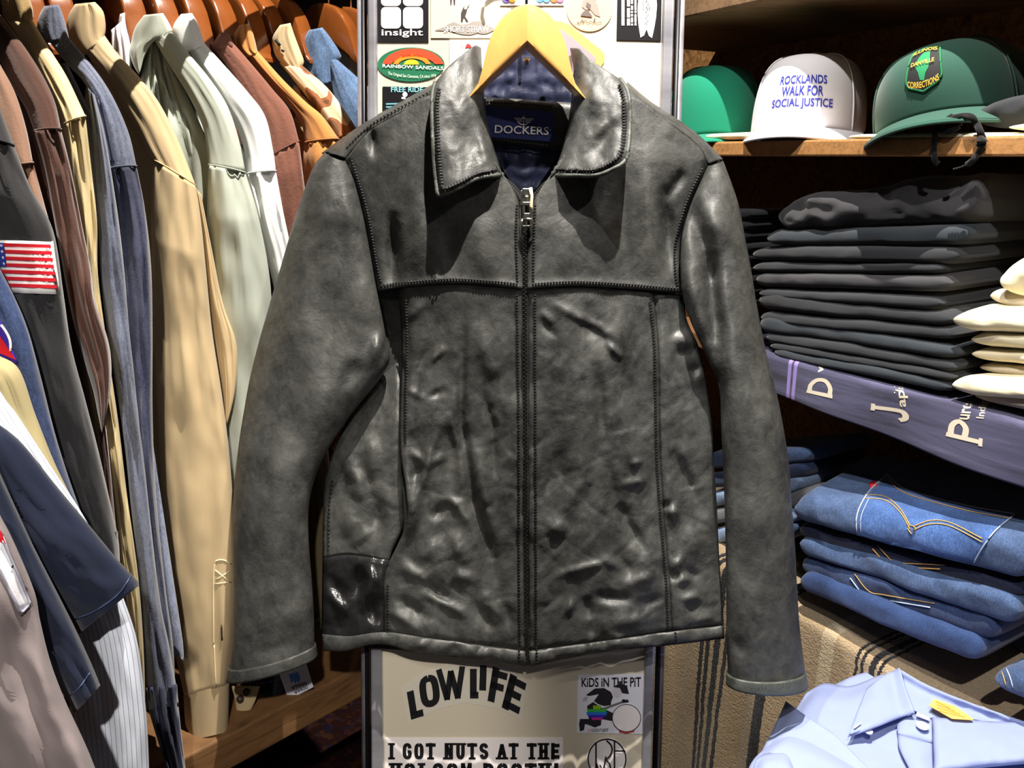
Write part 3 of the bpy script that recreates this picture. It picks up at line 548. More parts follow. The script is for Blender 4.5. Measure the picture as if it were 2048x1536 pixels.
# sleeves
def sleeve(rows, dr, label, folds, seed, cuff_rows, cr):
    P = np.array(rows, float); n = int((plen(P[:, :2])+plen(P[:, 2:]))/2/7)
    cum = np.concatenate([[0], np.cumsum(np.linalg.norm(np.diff((P[:, :2]+P[:, 2:])/2, axis=0), axis=1))]); t = np.linspace(0, cum[-1], n)
    Q = resample(P, 400); cq = np.concatenate([[0], np.cumsum(np.linalg.norm(np.diff((Q[:, :2]+Q[:, 2:])/2, axis=0), axis=1))]); cq *= cum[-1]/cq[-1]
    Q = np.stack([np.interp(t, cq, Q[:, k]) for k in range(4)], 1); D = np.stack([np.interp(t/cum[-1], [k[0] for k in dr], [k[j] for k in dr]) for j in (1, 2, 3)], 1)
    na = 72; an = np.linspace(0, 2*math.pi, na, endpoint=False); V = []
    for i in range(n):
        l = Q[i, :2]; r = Q[i, 2:]; m = (l+r)/2; h = (r-l)/2
        for w in an:
            c, s = math.cos(w), math.sin(w); x = m[0]-h[0]*c; y = m[1]-h[1]*c+D[i, 2]*s
            V.append((x, y, D[i, 0]+D[i, 1]*(abs(s)**.8)*(1 if s > 0 else -1), s))
    V = np.array(V); x, y, d, s = V.T; f = np.clip(s*3, 0, 1)
    d = d+f*creases(x, y, chains(folds))
    d = d+f*(fbm(x/50, y/95, seed, 3)*.0042+fbm(x/17, y/30, seed+5, 2)*.0004)
    v = np.array([jp(a, b, c) for a, b, c in zip(x, y, d)])
    o = mk('sleeve', v, grid_faces(n, na, True, flip=False), M['leather'], jk, label=label)
    # cuff
    C = np.array(cuff_rows, float); W2 = []
    K = 7
    for i in range(K):
        q = i/(K-1); R4 = (1-q)*C[0]+q*C[1]; l = R4[:2]; r = R4[2:]; m = (l+r)/2; h = (r-l)/2
        for w in an:
            c, s_ = math.cos(w), math.sin(w); px_, py_ = m[0]-h[0]*c, m[1]-h[1]*c+cr[2]*s_+1.5*math.sin(px_*.11+seed) if False else m[1]-h[1]*c+cr[2]*s_
            bul = .0006*math.sin(math.pi*min(1, q*1.02))
            W2.append(jp(px_, py_, cr[0]+(cr[1]+bul)*(abs(s_)**.8)*(1 if s_ > 0 else -1)+.0012*math.sin(w*9+seed)))
    F = grid_faces(K, na, True)
    cu = mk('cuff', W2, F, M['leather_edge'] if seed > 50 else M['leather'], o, solid=.002)
    return o, (lambda: None)
SLW = [(650, 304, 690, 321), (626, 335, 708, 362), (605, 390, 724, 422), (584, 455, 738, 492), (561, 535, 750, 562), (540, 605, 762, 622), (516, 690, 773, 680), (500, 755, 779, 722), (489, 815, 752, 768), (480, 870, 708, 822), (472, 935, 664, 885), (466, 1000, 632, 950), (464, 1070, 617, 1020), (466, 1140, 618, 1090), (468, 1210, 624, 1165), (466, 1280, 628, 1235), (460, 1338, 629, 1290)]
fl = [(700, 330, 690, 480, 10, 3), (672, 560, 640, 780, 9, -4), (690, 420, 672, 560, 8, -4), (610, 560, 570, 760, 22, 6), (740, 690, 768, 700, 16, 8), (715, 720, 690, 780, 10, -6), (640, 640, 620, 900, 14, 3), (560, 900, 540, 1150, 22, 4), (600, 920, 612, 1000, 8, -5), (520, 1000, 500, 1200, 14, -3), (480, 1250, 600, 1230, 12, 2.5), (500, 1310, 610, 1280, 8, -2), (720, 560, 735, 650, 12, 3)]
sl, _ = sleeve(SLW, [(0, .030, .020, 4), (.12, .034, .03, 2), (.45, .036, .040, 4), (.7, .036, .042, 8), (1, .038, .036, 14)], None, fl, 21, [(460, 1336, 629, 1288), (455, 1363, 632, 1312)], (.038, .0375, 14))
SRW = [(1416, 331, 1446, 321), (1400, 366, 1463, 366), (1382, 408, 1478, 412), (1364, 470, 1490, 474), (1361, 540, 1503, 544), (1366, 595, 1512, 600), (1384, 650, 1522, 654), (1414, 715, 1535, 716), (1438, 775, 1550, 772), (1442, 850, 1566, 850), (1446, 930, 1578, 930), (1449, 1010, 1584, 1010), (1451, 1090, 1590, 1090), (1452, 1170, 1594, 1170), (1453, 1250, 1599, 1250), (1454, 1310, 1606, 1310), (1456, 1346, 1610, 1346)]
fr = [(1380, 395, 1428, 570, 11, -16), (1418, 500, 1434, 730, 10, -24), (1430, 690, 1440, 860, 8, -14), (1415, 400, 1450, 500, 12, 5), (1450, 540, 1440, 640, 10, 4), (1400, 560, 1410, 680, 14, 6), (1470, 560, 1480, 900, 18, 4), (1375, 520, 1385, 620, 9, 5), (1460, 1290, 1500, 1300, 8, -4), (1470, 960, 1480, 1200, 12, -2.5), (1540, 900, 1550, 1100, 14, 2.5)]
sr, _ = sleeve(SRW, [(0, .030, .018, 2), (.12, .034, .03, 4), (.45, .040, .040, 8), (.7, .040, .040, 10), (1, .042, .036, 20)], None, fr, 77, [(1456, 1344, 1609, 1344), (1455, 1366, 1613, 1375)], (.042, .0375, 20))
SD = lambda x, y: .0
stitch([(458, 1352), (500, 1366), (545, 1363), (590, 1343), (626, 1314)], lambda x, y: .079-.00000115*(x-545)**2, 3, 4); flush(sl)
stitch([(1462, 1362), (1500, 1376), (1535, 1374), (1575, 1366), (1606, 1358)], lambda x, y: .083-.0000015*(x-1532)**2, 3, 4); flush(sr)
# collar
def leaf(T, B, L, R, side):
    P, U, Vv, E = coons(T, B, L, R, 4); x, y = P[..., 0], P[..., 1]; out = U if side < 0 else 1-U     # out: 0 at the free outer edge
    base = np.interp(y, [90, 170, 300, 400], [.030, .046, .062, .064])
    d = base+(.017 if side < 0 else .027)*np.exp(-((out-.02)/.5)**2)*np.clip((y-95)/110, 0, 1)+.010*np.sin(np.pi*np.clip(out, 0, 1))
    d = d+.006*np.exp(-(E['B']/40)**2)
    d = d-.024*np.clip((out-.82)/.18, 0, 1)**2
    if side < 0: d = d+wl(x, y, [(895, 190, 900, 320, 10, -3), (920, 150, 930, 300, 14, 4), (905, 230, 960, 330, 12, -4), (960, 250, 985, 330, 10, 4)])
    else: d = d+wl(x, y, [(1190, 150, 1185, 230, 10, 4), (1240, 215, 1150, 300, 9, 4), (1235, 240, 1180, 330, 8, -4), (1150, 230, 1140, 300, 9, -3), (1200, 310, 1160, 335, 8, 3)])
    d = d+fbm(x/30, y/40, 31, 3)*.003
    v = np.array([jp(a, b, c) for a, b, c in zip(x.ravel(), y.ravel(), d.ravel())]); return P, d, v, x.shape
def wl(x, y, L): return creases(x, y, chains(L))
for side, T, B, L, R, SE in (
  (-1, [(870, 165), (898, 132), (932, 104), (950, 91), (962, 95)], [(880, 391), (915, 377), (955, 357), (1005, 349)], [(870, 165), (864, 200), (867, 300), (873, 370), (880, 391)], [(962, 95), (965, 150), (973, 230), (988, 295), (1005, 349)], [(878, 180), (874, 215), (877, 300), (884, 366), (890, 378), (920, 366), (955, 348), (996, 341)]),
  (1, [(1140, 96), (1158, 98), (1180, 118), (1212, 140), (1240, 158)], [(1106, 351), (1150, 351), (1195, 350), (1225, 338), (1250, 322)], [(1140, 96), (1147, 150), (1140, 220), (1128, 285), (1106, 351)], [(1240, 158), (1256, 185), (1260, 230), (1257, 290), (1250, 322)], [(1239, 172), (1247, 200), (1248, 260), (1241, 306), (1222, 326), (1190, 340), (1150, 341), (1115, 340)])):
    P, d, v, shp_ = leaf(T, B, L, R, side); o = mk('collar_leaf', v, grid_faces(*shp_, flip=True), M['leather'], jk, solid=.0035)
    px_, py_ = P[..., 0].ravel(), P[..., 1].ravel(); dd = d.ravel()
    
    def near(x, y):
        q = (px_-x)**2+(py_-y)**2; k = np.argpartition(q, 6)[:6]; w = 1/(q[k]+.5); return (dd[k]*w).sum()/w.sum()
    stitch(SE, lambda x, y: near(x, y)+.0002, 3.8, 2.9, 1.3); flush(o)
    rim = resample((L+B[1:])[::1] if side < 0 else (R+B[::-1][1:]), 70); vt, ft = tube([jp(a, b, dd[np.argmin((px_-a)**2+(py_-b)**2)]-.001) for a, b in rim], .0026, 8); mk('piped_edge', vt, ft, M['leather_edge'], o)
# lining, band and label at the back of the neck
ln = lambda x, y: .014+.0016*np.sin((x+y)*.10)*np.sin((x-y)*.10)+fbm(x/14, y/14, 4, 2)*.003
panel('lining', [(957, 152), (985, 112), (1053, 82), (1122, 112), (1148, 152)], [(1040, 392), (1052, 400), (1064, 392)], [(957, 152), (975, 280), (1040, 392)], [(1148, 152), (1130, 280), (1064, 392)], surf=ln, roll='', mat=M['navylin'], solid=0)
bd = lambda x, y: .021+0*x
nb1 = panel('neck_band', [(960, 194), (1050, 199), (1150, 206)], [(975, 284), (1050, 294), (1132, 302)], [(960, 194), (975, 284)], [(1150, 206), (1132, 302)], surf=bd, roll='TB', solid=.002)
sewn(nb1, ([(966, 204), (1050, 208), (1110, 213)], lambda x, y: .0222, 4, 3), ([(985, 278), (1050, 287), (1124, 295)], lambda x, y: .0222, 4, 3))
lb = mk('brand_label', *(lambda V, F: ([jp(x, y, .0235) for x, y in V], F))(*poly2d([(968, 213), (1108, 225), (1108, 284), (974, 274)])), cloth('label_satin', (46, 54, 102), .2, 900, .3, 0, 60, .5), jk, smooth=False, solid=.001, label='navy woven label')
def tj(V, F, name='lettering', c=None): return mk(name, [jp(x, y, .0256) for x, y in V], F, c or M['white'], lb, smooth=False)
V, F = text2d('DOCKERS', .012); tj(quadmap(V, [(990, 250), (1098, 254), (1097, 270), (989, 266)]), F)
tj(*m2(ring2d(1100, 260, 1.6, 1.6, .7, 12)))
tj(*m2(stroke2d([[(1047, 232), (1047, 248)], [(1043, 236), (1051, 236)]], 1.6), stroke2d([resample([(1036, 244), (1041, 248), (1047, 249.5), (1053, 248), (1058, 244)], 16)], 1.6), *[stroke2d([[(1028+k*3, 236+k*3.2), (1044, 237.5+k*3)], [(1050, 238+k*3), (1067-k*3, 238+k*3.2)]], 1.3) for k in range(3)]), name='emblem')
# zipper
zx = [(1010, 352), (1028, 368), (1040, 385), (1050, 400), (1051, 460), (1050, 600), (1051, 900), (1052, 1100), (1055, 1330)]
tp = lambda x, y: np.where(np.asarray(y) < 400, .040, torso(x, y)-.0075)
tz = resample(zx[3:], 160); tv = []
for x, y in tz:
    for k in (-9, 9): tv.append(jp(x+k, y, float(torso(1030, y))-.004))
mk('zipper_tape', tv, grid_faces(160, 2, flip=True), plain('zipper_tape_black', (16, 16, 18), .8), jk, solid=.001)
def teeth(line, dfun, step=4.1, w=4.0, side=0):
    P = resample(line, int(plen(np.array(line))/step)); VV = []
    for i, (x, y) in enumerate(P[:-1]):
        q = P[i+1]-P[i]; q = q/np.linalg.norm(q); n_ = np.array([-q[1], q[0]]); sgn = side or (1 if i % 2 else -1); c = np.array([x, y])+n_*sgn*1.6; d = float(dfun(x, y))
        p0 = jp(*c, d); ax = (jp(*(c+n_*w), d)-p0); ay = jp(*(c+q*2.2), d)-p0; VV.append(box(p0-ax/2-ay/2, ax, ay, PN*.0016))
    return merge(*VV)
v, f = teeth(zx[4:], lambda x, y: float(torso(1030, y))-.0035); mk('zipper_teeth', v, f, M['dull_metal'], jk, smooth=False)
zl = [(1006, 352), (1024, 366), (1038, 380), (1048, 396)]; zr = [(1106, 352), (1086, 366), (1072, 382), (1058, 398)]
for zz, sd in ((zl, 1), (zr, -1)):
    P = resample(zz, 24); tv = []
    for x, y in P: tv += [jp(x-6*sd-3, y+7, .050), jp(x, y, .047)]
    mk('zipper_tape', tv, grid_faces(24, 2), plain('zipper_tape_dark', (18, 18, 20), .8), jk, solid=.0012)
    v, f = teeth(zz, lambda x, y: .048, 4.1, 4, sd); mk('zipper_teeth', v, f, M['dull_metal'], jk, smooth=False)
ZD = float(torso(1030, 420))+.004
def jb(x0, y0, x1, y1, d0, d1): p = jp(x0, y1, d0); return box(p, jp(x1, y1, d0)-p, jp(x0, y0, d0)-p, PN*(d1-d0))
sl_ = mk('zipper_slider', *merge(jb(1041, 381, 1064, 412, ZD-.004, ZD+.001), jb(1044, 377, 1062, 392, ZD-.002, ZD+.003), jb(1049, 392, 1057, 410, ZD+.001, ZD+.0055)), M['metal'], jk, smooth=False); bevel(sl_, .0012, 2)
def framebar(pts, w, d, t, mat, name, par):
    P = pts+[pts[0], pts[1]]; VV = []
    v, f = tube([jp(x, y, d) for x, y in pts+[pts[0]]], w*.0006, 6); return mk(name, v, f, mat, par)
pu = mk('pull_tab', *merge(jb(1045, 408, 1050, 440, ZD+.005, ZD+.0068), jb(1058, 408, 1063, 440, ZD+.005, ZD+.0068), jb(1045, 426, 1063, 436, ZD+.005, ZD+.0068), jb(1045, 404, 1063, 412, ZD+.005, ZD+.0072)), M['metal'], sl_, smooth=False); bevel(pu, .0008, 2)
framebar([(1045, 438), (1042, 447), (1046, 453), (1061, 453), (1066, 447), (1063, 438)], 2.6, ZD+.006, 0, M['metal'], 'pull_loop', sl_)
v, f = tube([jp(1061, 376, ZD+.004), jp(1064, 392, ZD+.006), jp(1062, 412, ZD+.007), jp(1066, 424, ZD+.006)], [.0022, .0016, .002, .0008], 8); mk('frayed_thread', v, f, cloth('raw_thread', (226, 208, 170)), sl_)
# ------------------------------------------------------------------ hangers
HT = [(0, 0), (.012, -.001), (.025, -.007), (.035, -.018), (.043, -.033), (.050, -.060), (.055, -.078), (.068, -.094), (.09, -.106), (.12, -.118), (.17, -.142), (.205, -.168)]
HB = [(0, -.042), (.0525, -.083), (.09, -.112), (.12, -.128), (.17, -.156), (.205, -.176)]
def hanger(name, label, top, ux, uy, mat, group=None, th=.026, ridge=.018, hookh=.09, reach=.105):
    ux = np.array(ux, float); ux /= np.linalg.norm(ux); uy = np.array(uy, float); uy /= np.linalg.norm(uy); uz = np.cross(ux, uy); top = np.array(top)
    o = thing(name, label, 'hanger', top+uz*-.17, group); xs = np.concatenate([np.linspace(0, .045, 16), np.linspace(.05, reach, 22)]); V = []; n = 16
    xs = np.concatenate([-xs[:0:-1], xs])
    for x in xs:
        a = abs(x); zt = np.interp(a, *zip(*HT)); zb = np.interp(a, *zip(*HB)); m = (zt+zb)/2; h = (zt-zb)/2; y0 = -ridge*max(0, 1-a/.08)+.28*max(0, a-.08)**1.2*.6; tt = th*(1-.25*a/.2)
        for k in range(n):
            w = 2*math.pi*k/n+math.pi/n; c, s_ = math.cos(w), math.sin(w); e = .2
            V.append(top+ux*x+uy*(y0+tt/2*math.copysign(abs(c)**e, c))+uz*(m+h*math.copysign(abs(s_)**e, s_)))
    F = grid_faces(len(xs), n, True)+[list(range(n))[::-1], [(len(xs)-1)*n+k for k in range(n)]]
    bo = mk('body', V, F, mat, o, smooth=True)
    bo.data.set_sharp_from_angle(angle=math.radians(32)) if hasattr(bo.data, 'set_sharp_from_angle') else None
    pts = [top-uz*.01, top+uz*.03, top+uz*hookh*.6]+[top+uz*(hookh-.0+.02*math.sin(a))+ux*(.02-.02*math.cos(a))*-1 for a in np.linspace(0, math.pi*1.15, 10)]
    v, f = tube(pts, .0019, 10); mk('hook', v, f, M['chrome'], o); return o
hj = hanger('wooden_hanger', 'pale varnished wooden hanger holding the black leather jacket', jp(1053, 38, .040), RT, -PN, M['amber'], th=.030, ridge=.034)
v, f = tube([jp(1053, 117, .044), jp(1053, 131, .044)], [.0045, .002], 12); mk('screw', v, f, M['chrome'], hj)
# ------------------------------------------------------------------ clothes rack on the left
def loft(rows, Ys, r, seed=0, na=48, fold=.006, step=8, e=.75, sag=.0, cap=True, fq=3.0):
    P = np.array(rows, float); n = max(4, int((plen(P[:, :2])+plen(P[:, 2:]))/2/step))
    Q = resample(np.concatenate([P, np.array(Ys)[:, None]], 1), n) if len(P) > 2 else np.stack([np.linspace(a, b, n) for a, b in zip([*P[0], Ys[0]], [*P[1], Ys[1]])], 1)
    V = []; an = np.linspace(0, 2*math.pi, na, endpoint=False)
    for i in range(n):
        l, rr, Y = Q[i, :2], Q[i, 2:4], Q[i, 4]; m = (l+rr)/2; h = (rr-l)/2; t = i/(n-1)
        R = r if isinstance(r, (int, float)) else np.interp(t, [k[0] for k in r], [k[1] for k in r])
        for w in an:
            c, s = math.cos(w), math.sin(w); q = R*abs(s)**e*(1 if s > 0 else -1)
            V.append([m[0]-h[0]*c, m[1]-h[1]*c+sag*s, Y-q, s, c, t*n*step])
    V = np.array(V); s = V[:, 3]; fm = np.clip(np.abs(s)*2.2-.2, 0, 1)
    fo = fold*fm*(fbm(V[:, 4]*fq+seed*3.1, V[:, 5]/170, seed, 3)*1.6+fbm(V[:, 0]/60, V[:, 5]/150, seed+3, 2)*.9)
    W = [at(a, b, y-k*(1 if s_ > 0 else -1)) for (a, b, y, s_, c_, t_), k in zip(V, fo)]
    F = grid_faces(n, na, True)
    if cap: F += [list(range(na))[::-1], [(n-1)*na+k for k in range(na)]]
    return np.array(W), F, V
def strip(name, rows, Y0, Y1, r, mat, parent, ky=None, **kw):
    n = len(rows); ky = n-1 if ky is None else ky
    Ys = [Y0+(Y1-Y0)*min(1, i/max(1, ky)) for i in range(n)]
    uvm = kw.pop('uv', None); label = kw.pop('label', None)
    v, f, q = loft(rows, Ys, r, **kw); uv = np.stack([q[:, 4]*.5+.5, q[:, 5]/1000], 1)
    return mk(name, v, f, mat, parent, uv=uv, label=label)
def seam(rowL, rowR, Y, r, mat, parent, name='seam', w=.0009, up=-3):
    P = []
    for k in np.linspace(0, math.pi, 24):
        c = math.cos(k); x = (rowL[0]+rowR[0])/2-(rowR[0]-rowL[0])/2*c; y = (rowL[1]+rowR[1])/2-(rowR[1]-rowL[1])/2*c
        P.append(at(x, y+up*math.sin(k), Y-(r+.0015)*math.sin(k)**.75))
    v, f = tube(P, w, 8); return mk(name, v, f, mat, parent)
def hung(C, T, drop, th, mat, parent, seed=0, name='body', inset=.02, back=0.06):
    """the shirt body: a hanging lens of cloth between the collar point C and the shoulder tip T"""
    C = np.array(C); T = np.array(T); u = (T-C)*[1, 1, 0]; L = np.linalg.norm(u); u /= L; nrm = np.array([-u[1], u[0], 0]); nx, nz = 26, 40; V = []
    s = np.linspace(-back/L, .74, nx)
    for side in (1, -1):
        for j in range(nz):
            for i in range(nx):
                ztop = C[2]+(T[2]-C[2])*max(0, s[i])-inset-abs(min(0, s[i]))*.3; z = ztop-(drop)*j/(nz-1)
                e = max(0, 1-(2*i/(nx-1)-1)**2)**.5; f = math.sin(i*1.1+seed+j*.05)*.004*min(1, j/8)
                p = C+u*(s[i]*L)+nrm*(side*(th*(.25+.75*min(1, j/10.))*e)+f); V.append([p[0], p[1], z])
    V = np.array(V); F = grid_faces(nz, nx)+grid_faces(nz, nx, base=nx*nz, flip=True)
    b = nx*nz
    for j in range(nz-1):
        F += [[j*nx, (j+1)*nx, b+(j+1)*nx, b+j*nx], [j*nx+nx-1, b+j*nx+nx-1, b+(j+1)*nx+nx-1, (j+1)*nx+nx-1]]
    for i in range(nx-1): F += [[i, b+i, b+i+1, i+1], [b-nx+i, b-nx+i+1, b+b-nx+i+1, b+b-nx+i]]
    return mk(name, V, F, mat, parent)
RACK = 'shirts and jackets on the left rail'
def garment(label, cat, mat, Yc, Yt, collar=None, yoke=None, sleeve_=None, cuff=None, r=.022, ry=.016, seed=1, body=.6, cmat=None, smat=None, colr=.02, name=None, fold=.006, coly=None, th=.014):
    ref = yoke or sleeve_; p0 = ref[0]; C = at((p0[0]+p0[2])/2, (p0[1]+p0[3])/2, Yc)
    g = thing(name or cat.replace(' ', '_'), label, cat, C-[0, 0, .3], RACK)
    if collar: strip('collar', collar, coly or Yc, coly or Yc, colr, cmat or mat, g, seed=seed, fold=.002, e=.55, step=6)
    if yoke:
        a0 = yoke[0]; b0_ = yoke[1]; dd_ = [a0[k]-(b0_[k]-a0[k])*.28 for k in range(4)]
        strip('yoke', [tuple(dd_)]+list(yoke), Yc, Yt, [(0, ry*.8), (1, ry)] if isinstance(ry, float) else ry, mat, g, seed=seed+1, fold=.002, step=6)
    if sleeve_: strip('sleeve', sleeve_, Yt, Yt, r if not isinstance(r, float) else [(0, ry), (.15, r), (1, r)], smat or mat, g, seed=seed+2, fold=fold)
    if yoke and sleeve_: seam(yoke[-1][:2], yoke[-1][2:], Yt, ry, mat, g)
    if cuff: strip('cuff', cuff, Yt, Yt, (r if isinstance(r, float) else .02)+.001, mat, g, seed=seed+4, fold=.001, step=8, cap=False)
    if body and yoke:
        pT = yoke[-1]; T = at((pT[0]+pT[2])/2, (pT[1]+pT[3])/2, Yt); hung(C, T, body, th, mat, g, seed)
    return g
c_tan = cloth('tan_twill', (190, 168, 130), .05, 1100, .2, .1); c_sage = cloth('sage_cotton', (170, 176, 164), .05, 1100, .2, .1); c_white = cloth('white_cotton', (238, 238, 238), .02, 1100, .12, .05)
c_brown = cloth('brown_rib_knit', (112, 72, 58), .12, 260, .8, .2); c_caramel = cloth('caramel_brushed_cotton', (182, 124, 66), .08, 500, .3, .3); c_yellow = cloth('pale_yellow_cotton', (208, 190, 144), .05, 900, .2, .1)
c_dkbrown = cloth('dark_brown_wool', (74, 48, 39), .12, 420, .4, .35); c_taupe = cloth('taupe_brown_wool', (124, 94, 76), .1, 420, .4, .35); c_char = cloth('charcoal_sweatshirt', (31, 31, 33), .14, 500, .3, .25)
c_khaki = cloth('khaki_drab', (156, 144, 106), .06, 900, .2, .15); c_navy = cloth('navy_jersey', (18, 25, 44), .1, 900, .15, .15); c_tp = cloth('taupe_poplin', (124, 114, 115), .05, 1200, .15, .1)
c_cham = denim('grey_chambray', (98, 104, 122), .25); c_slate = denim('slate_navy_twill', (58, 62, 84), .2); c_den = denim('washed_denim', (82, 106, 140), .6); c_ind = denim('indigo_denim', (44, 58, 92), .3); c_olive = cloth('olive_collar', (150, 126, 84), .08, 600, .3, .2)
t = NT('desert_camouflage'); v_ = t.co(); f1 = t.noise(v_, 30, 1.2, .4, .8); f2 = t.noise(t.co((1, 1, .6)), 30, 1, .3, .5)
a_ = t.ramp(f1, [(0, s2l((212, 194, 160))), (.50, s2l((148, 98, 66))), (.60, s2l((112, 82, 58))), (.68, s2l((150, 160, 120)))], 'CONSTANT'); b_ = t.ramp(f2, [(0, (0, 0, 0)), (.70, (1, 1, 1))], 'CONSTANT')
mx = t.n('ShaderNodeMix', data_type='RGBA'); t.l(b_, mx.inputs[0]); t.l(a_, mx.inputs[6]); mx.inputs[7].default_value = (*s2l((236, 228, 206)), 1)
c_camo = t.done(mx.outputs[2], t.bump(t.noise(v_, 900, 2), .2, .0008), .9, .2)
t = NT('blue_stripe_poplin'); uvn = t.n('ShaderNodeTexCoord'); sx = t.n('ShaderNodeSeparateXYZ'); t.l(uvn.outputs['UV'], sx.inputs[0]); fr_ = t.n('ShaderNodeMath', operation='MULTIPLY', I1=15.0); t.l(sx.outputs[0], fr_.inputs[0]); f3 = t.n('ShaderNodeMath', operation='FRACT'); t.l(fr_.outputs[0], f3.inputs[0])
c_stripe = t.done(t.ramp(f3.outputs[0], [(0, s2l((222, 230, 246))), (.42, s2l((56, 66, 96))), (.50, s2l((222, 230, 246))), (.51, s2l((226, 232, 246)))], 'CONSTANT'), t.bump(t.noise(t.co(), 900, 2), .1, .0006), .85, .2)
# far to near
g = garment('washed blue denim jacket half hidden behind the chrome frame, farthest along the rail', 'denim jacket', c_den, 1.16, 1.13,
 [(618, 60, 645, 55), (606, 82, 660, 74), (604, 108, 682, 110), (608, 140, 674, 128), (628, 175, 668, 165)], [(660, 140, 678, 122), (668, 200, 735, 172), (690, 270, 790, 215)], [(690, 270, 790, 215), (692, 340, 800, 320), (690, 460, 800, 440)], r=.03, seed=3, body=.5, name='denim_jacket')
g = garment('desert camouflage shirt with a plain khaki collar between the caramel shirt and the denim jacket', 'camouflage shirt', c_camo, 1.11, 1.085,
 [(560, 50, 581, 46), (546, 72, 588, 68), (545, 92, 600, 100), (556, 120, 608, 124), (592, 150, 600, 142)], [(570, 140, 606, 132), (610, 190, 655, 176), (645, 240, 692, 224), (668, 280, 716, 262)], [(668, 280, 716, 262), (668, 340, 722, 320), (660, 420, 722, 400)], seed=5, body=.5, cmat=cloth('khaki_ripstop', (196, 178, 140), .05, 800, .2, .1), name='camouflage_shirt')
def dash(par, a, b, Y, mat, w=.002): v, f = tube([at(*a, Y), at(*b, Y)], w, 8); return mk('thread_bar', v, f, mat, par)
dash(g, (551, 80), (560, 91), 1.088, M['stitch']); dash(g, (563, 100), (568, 103), 1.088, M['stitch'], .0015)
g = garment('caramel brown brushed cotton shirt between the brown knit and the camouflage shirt', 'shirt', c_caramel, 1.075, 1.05,
 [(480, 50, 495, 47), (464, 72, 505, 62), (466, 92, 514, 98), (490, 118, 516, 104)], [(496, 116, 517, 104), (535, 165, 565, 158), (578, 212, 612, 204), (602, 246, 645, 232), (610, 285, 678, 278)], [(610, 285, 678, 278), (606, 320, 688, 312), (612, 380, 690, 370), (612, 480, 690, 470)], seed=7, body=.5, name='overshirt')
g = garment('reddish brown ribbed knit jacket between the white and the caramel shirts', 'knit jacket', c_brown, 1.045, 1.02,
 [(438, 68, 452, 64), (428, 84, 462, 76), (424, 98, 472, 96)], [(424, 95, 470, 90), (452, 130, 505, 130), (485, 190, 545, 178), (512, 260, 580, 222), (530, 320, 598, 282)], [(530, 320, 598, 282), (548, 400, 610, 380), (565, 480, 618, 460), (575, 600, 622, 580)], seed=9, body=.5, name='knit_jacket', fold=.004)
g = garment('white cotton shirt between the grey green shirt and the brown knit', 'shirt', c_white, 1.015, .99,
 [(362, 28, 384, 26), (346, 52, 396, 48), (346, 78, 404, 72), (362, 112, 410, 88)], [(384, 112, 412, 90), (408, 150, 448, 130), (440, 200, 492, 180), (476, 262, 530, 232), (490, 310, 546, 300), (494, 348, 552, 342)], [(494, 348, 552, 342), (512, 430, 566, 420), (535, 520, 584, 510), (560, 640, 596, 620), (570, 760, 600, 740)], seed=11, body=.5, name='shirt')
g = garment('pale grey green shirt with an open collar between the tan and the white shirts', 'shirt', c_sage, .985, .955,
 [(288, 30, 326, 26), (270, 55, 338, 46), (262, 85, 344, 66), (258, 105, 312, 80), (266, 130, 292, 108), (278, 150, 282, 138)], [(308, 80, 345, 66), (340, 132, 382, 112), (376, 190, 420, 158), (404, 250, 455, 212), (414, 300, 478, 280), (417, 330, 491, 346)], [(417, 330, 491, 346), (414, 430, 516, 430), (416, 560, 540, 560), (424, 700, 545, 700), (436, 830, 540, 830), (450, 960, 530, 960), (458, 1060, 520, 1060)], r=.028, seed=13, body=.55, name='shirt')
strip('front', [(300, 84, 322, 84), (286, 130, 350, 140), (272, 220, 392, 250), (268, 330, 410, 360), (270, 480, 412, 500), (290, 800, 412, 800)], .995, .985, .018, c_sage, g, seed=77, fold=.014, fq=5, label='open front panel with soft pleats')
g = garment('olive brown shirt cuff with one button in the gap right of the left leather cuff', 'shirt', cloth('olive_brown_cotton', (84, 74, 52), .08, 800, .2, .1), 1.06, 1.05, None, None, [(560, 820, 640, 800), (575, 950, 655, 930), (600, 1080, 665, 1060), (612, 1180, 672, 1170), (616, 1262, 676, 1256)], r=.018, seed=15, body=0, name='shirt')
v, f = tube([at(632, 1240, 1.031), at(632, 1240, 1.027)], .006, 14); mk('button', v, f, plain('dark_horn', (70, 60, 46), .3), g)
g = garment('white scrap of a shirt collar deep between the tan and the grey green shirts', 'shirt', cloth('off_white_cotton', (226, 218, 220), .03, 900, .1, .05), 1.0, .99, [(240, 28, 250, 25), (236, 52, 252, 48), (246, 80, 258, 76), (254, 104, 262, 98)], None, [(222, 60, 246, 40), (220, 140, 262, 100), (222, 260, 262, 240)], seed=14, body=0, name='shirt')
g = garment('tan cotton work shirt with a long sleeve, buttoned cuff and high rounded collar', 'shirt', c_tan, .93, .90,
 [(150, 8, 190, 4), (138, 28, 206, 22), (133, 55, 211, 46), (140, 90, 211, 62), (160, 120, 209, 73)], [(142, 74, 210, 72), (172, 108, 236, 108), (206, 152, 275, 150), (240, 206, 318, 205), (272, 262, 356, 280), (303, 318, 392, 372)], [(303, 318, 392, 372), (302, 400, 403, 450), (303, 500, 412, 540), (307, 640, 424, 660), (312, 780, 444, 790), (319, 920, 459, 910), (327, 1050, 468, 1040), (337, 1180, 472, 1160), (350, 1300, 469, 1280), (368, 1392, 458, 1368)], [(367, 1392, 459, 1366), (369, 1430, 458, 1412), (372, 1483, 456, 1464)], r=.032, seed=17, body=.62, name='work_shirt', fold=.005)
seam((368, 1392), (458, 1368), .90, .030, c_tan, g, up=10)
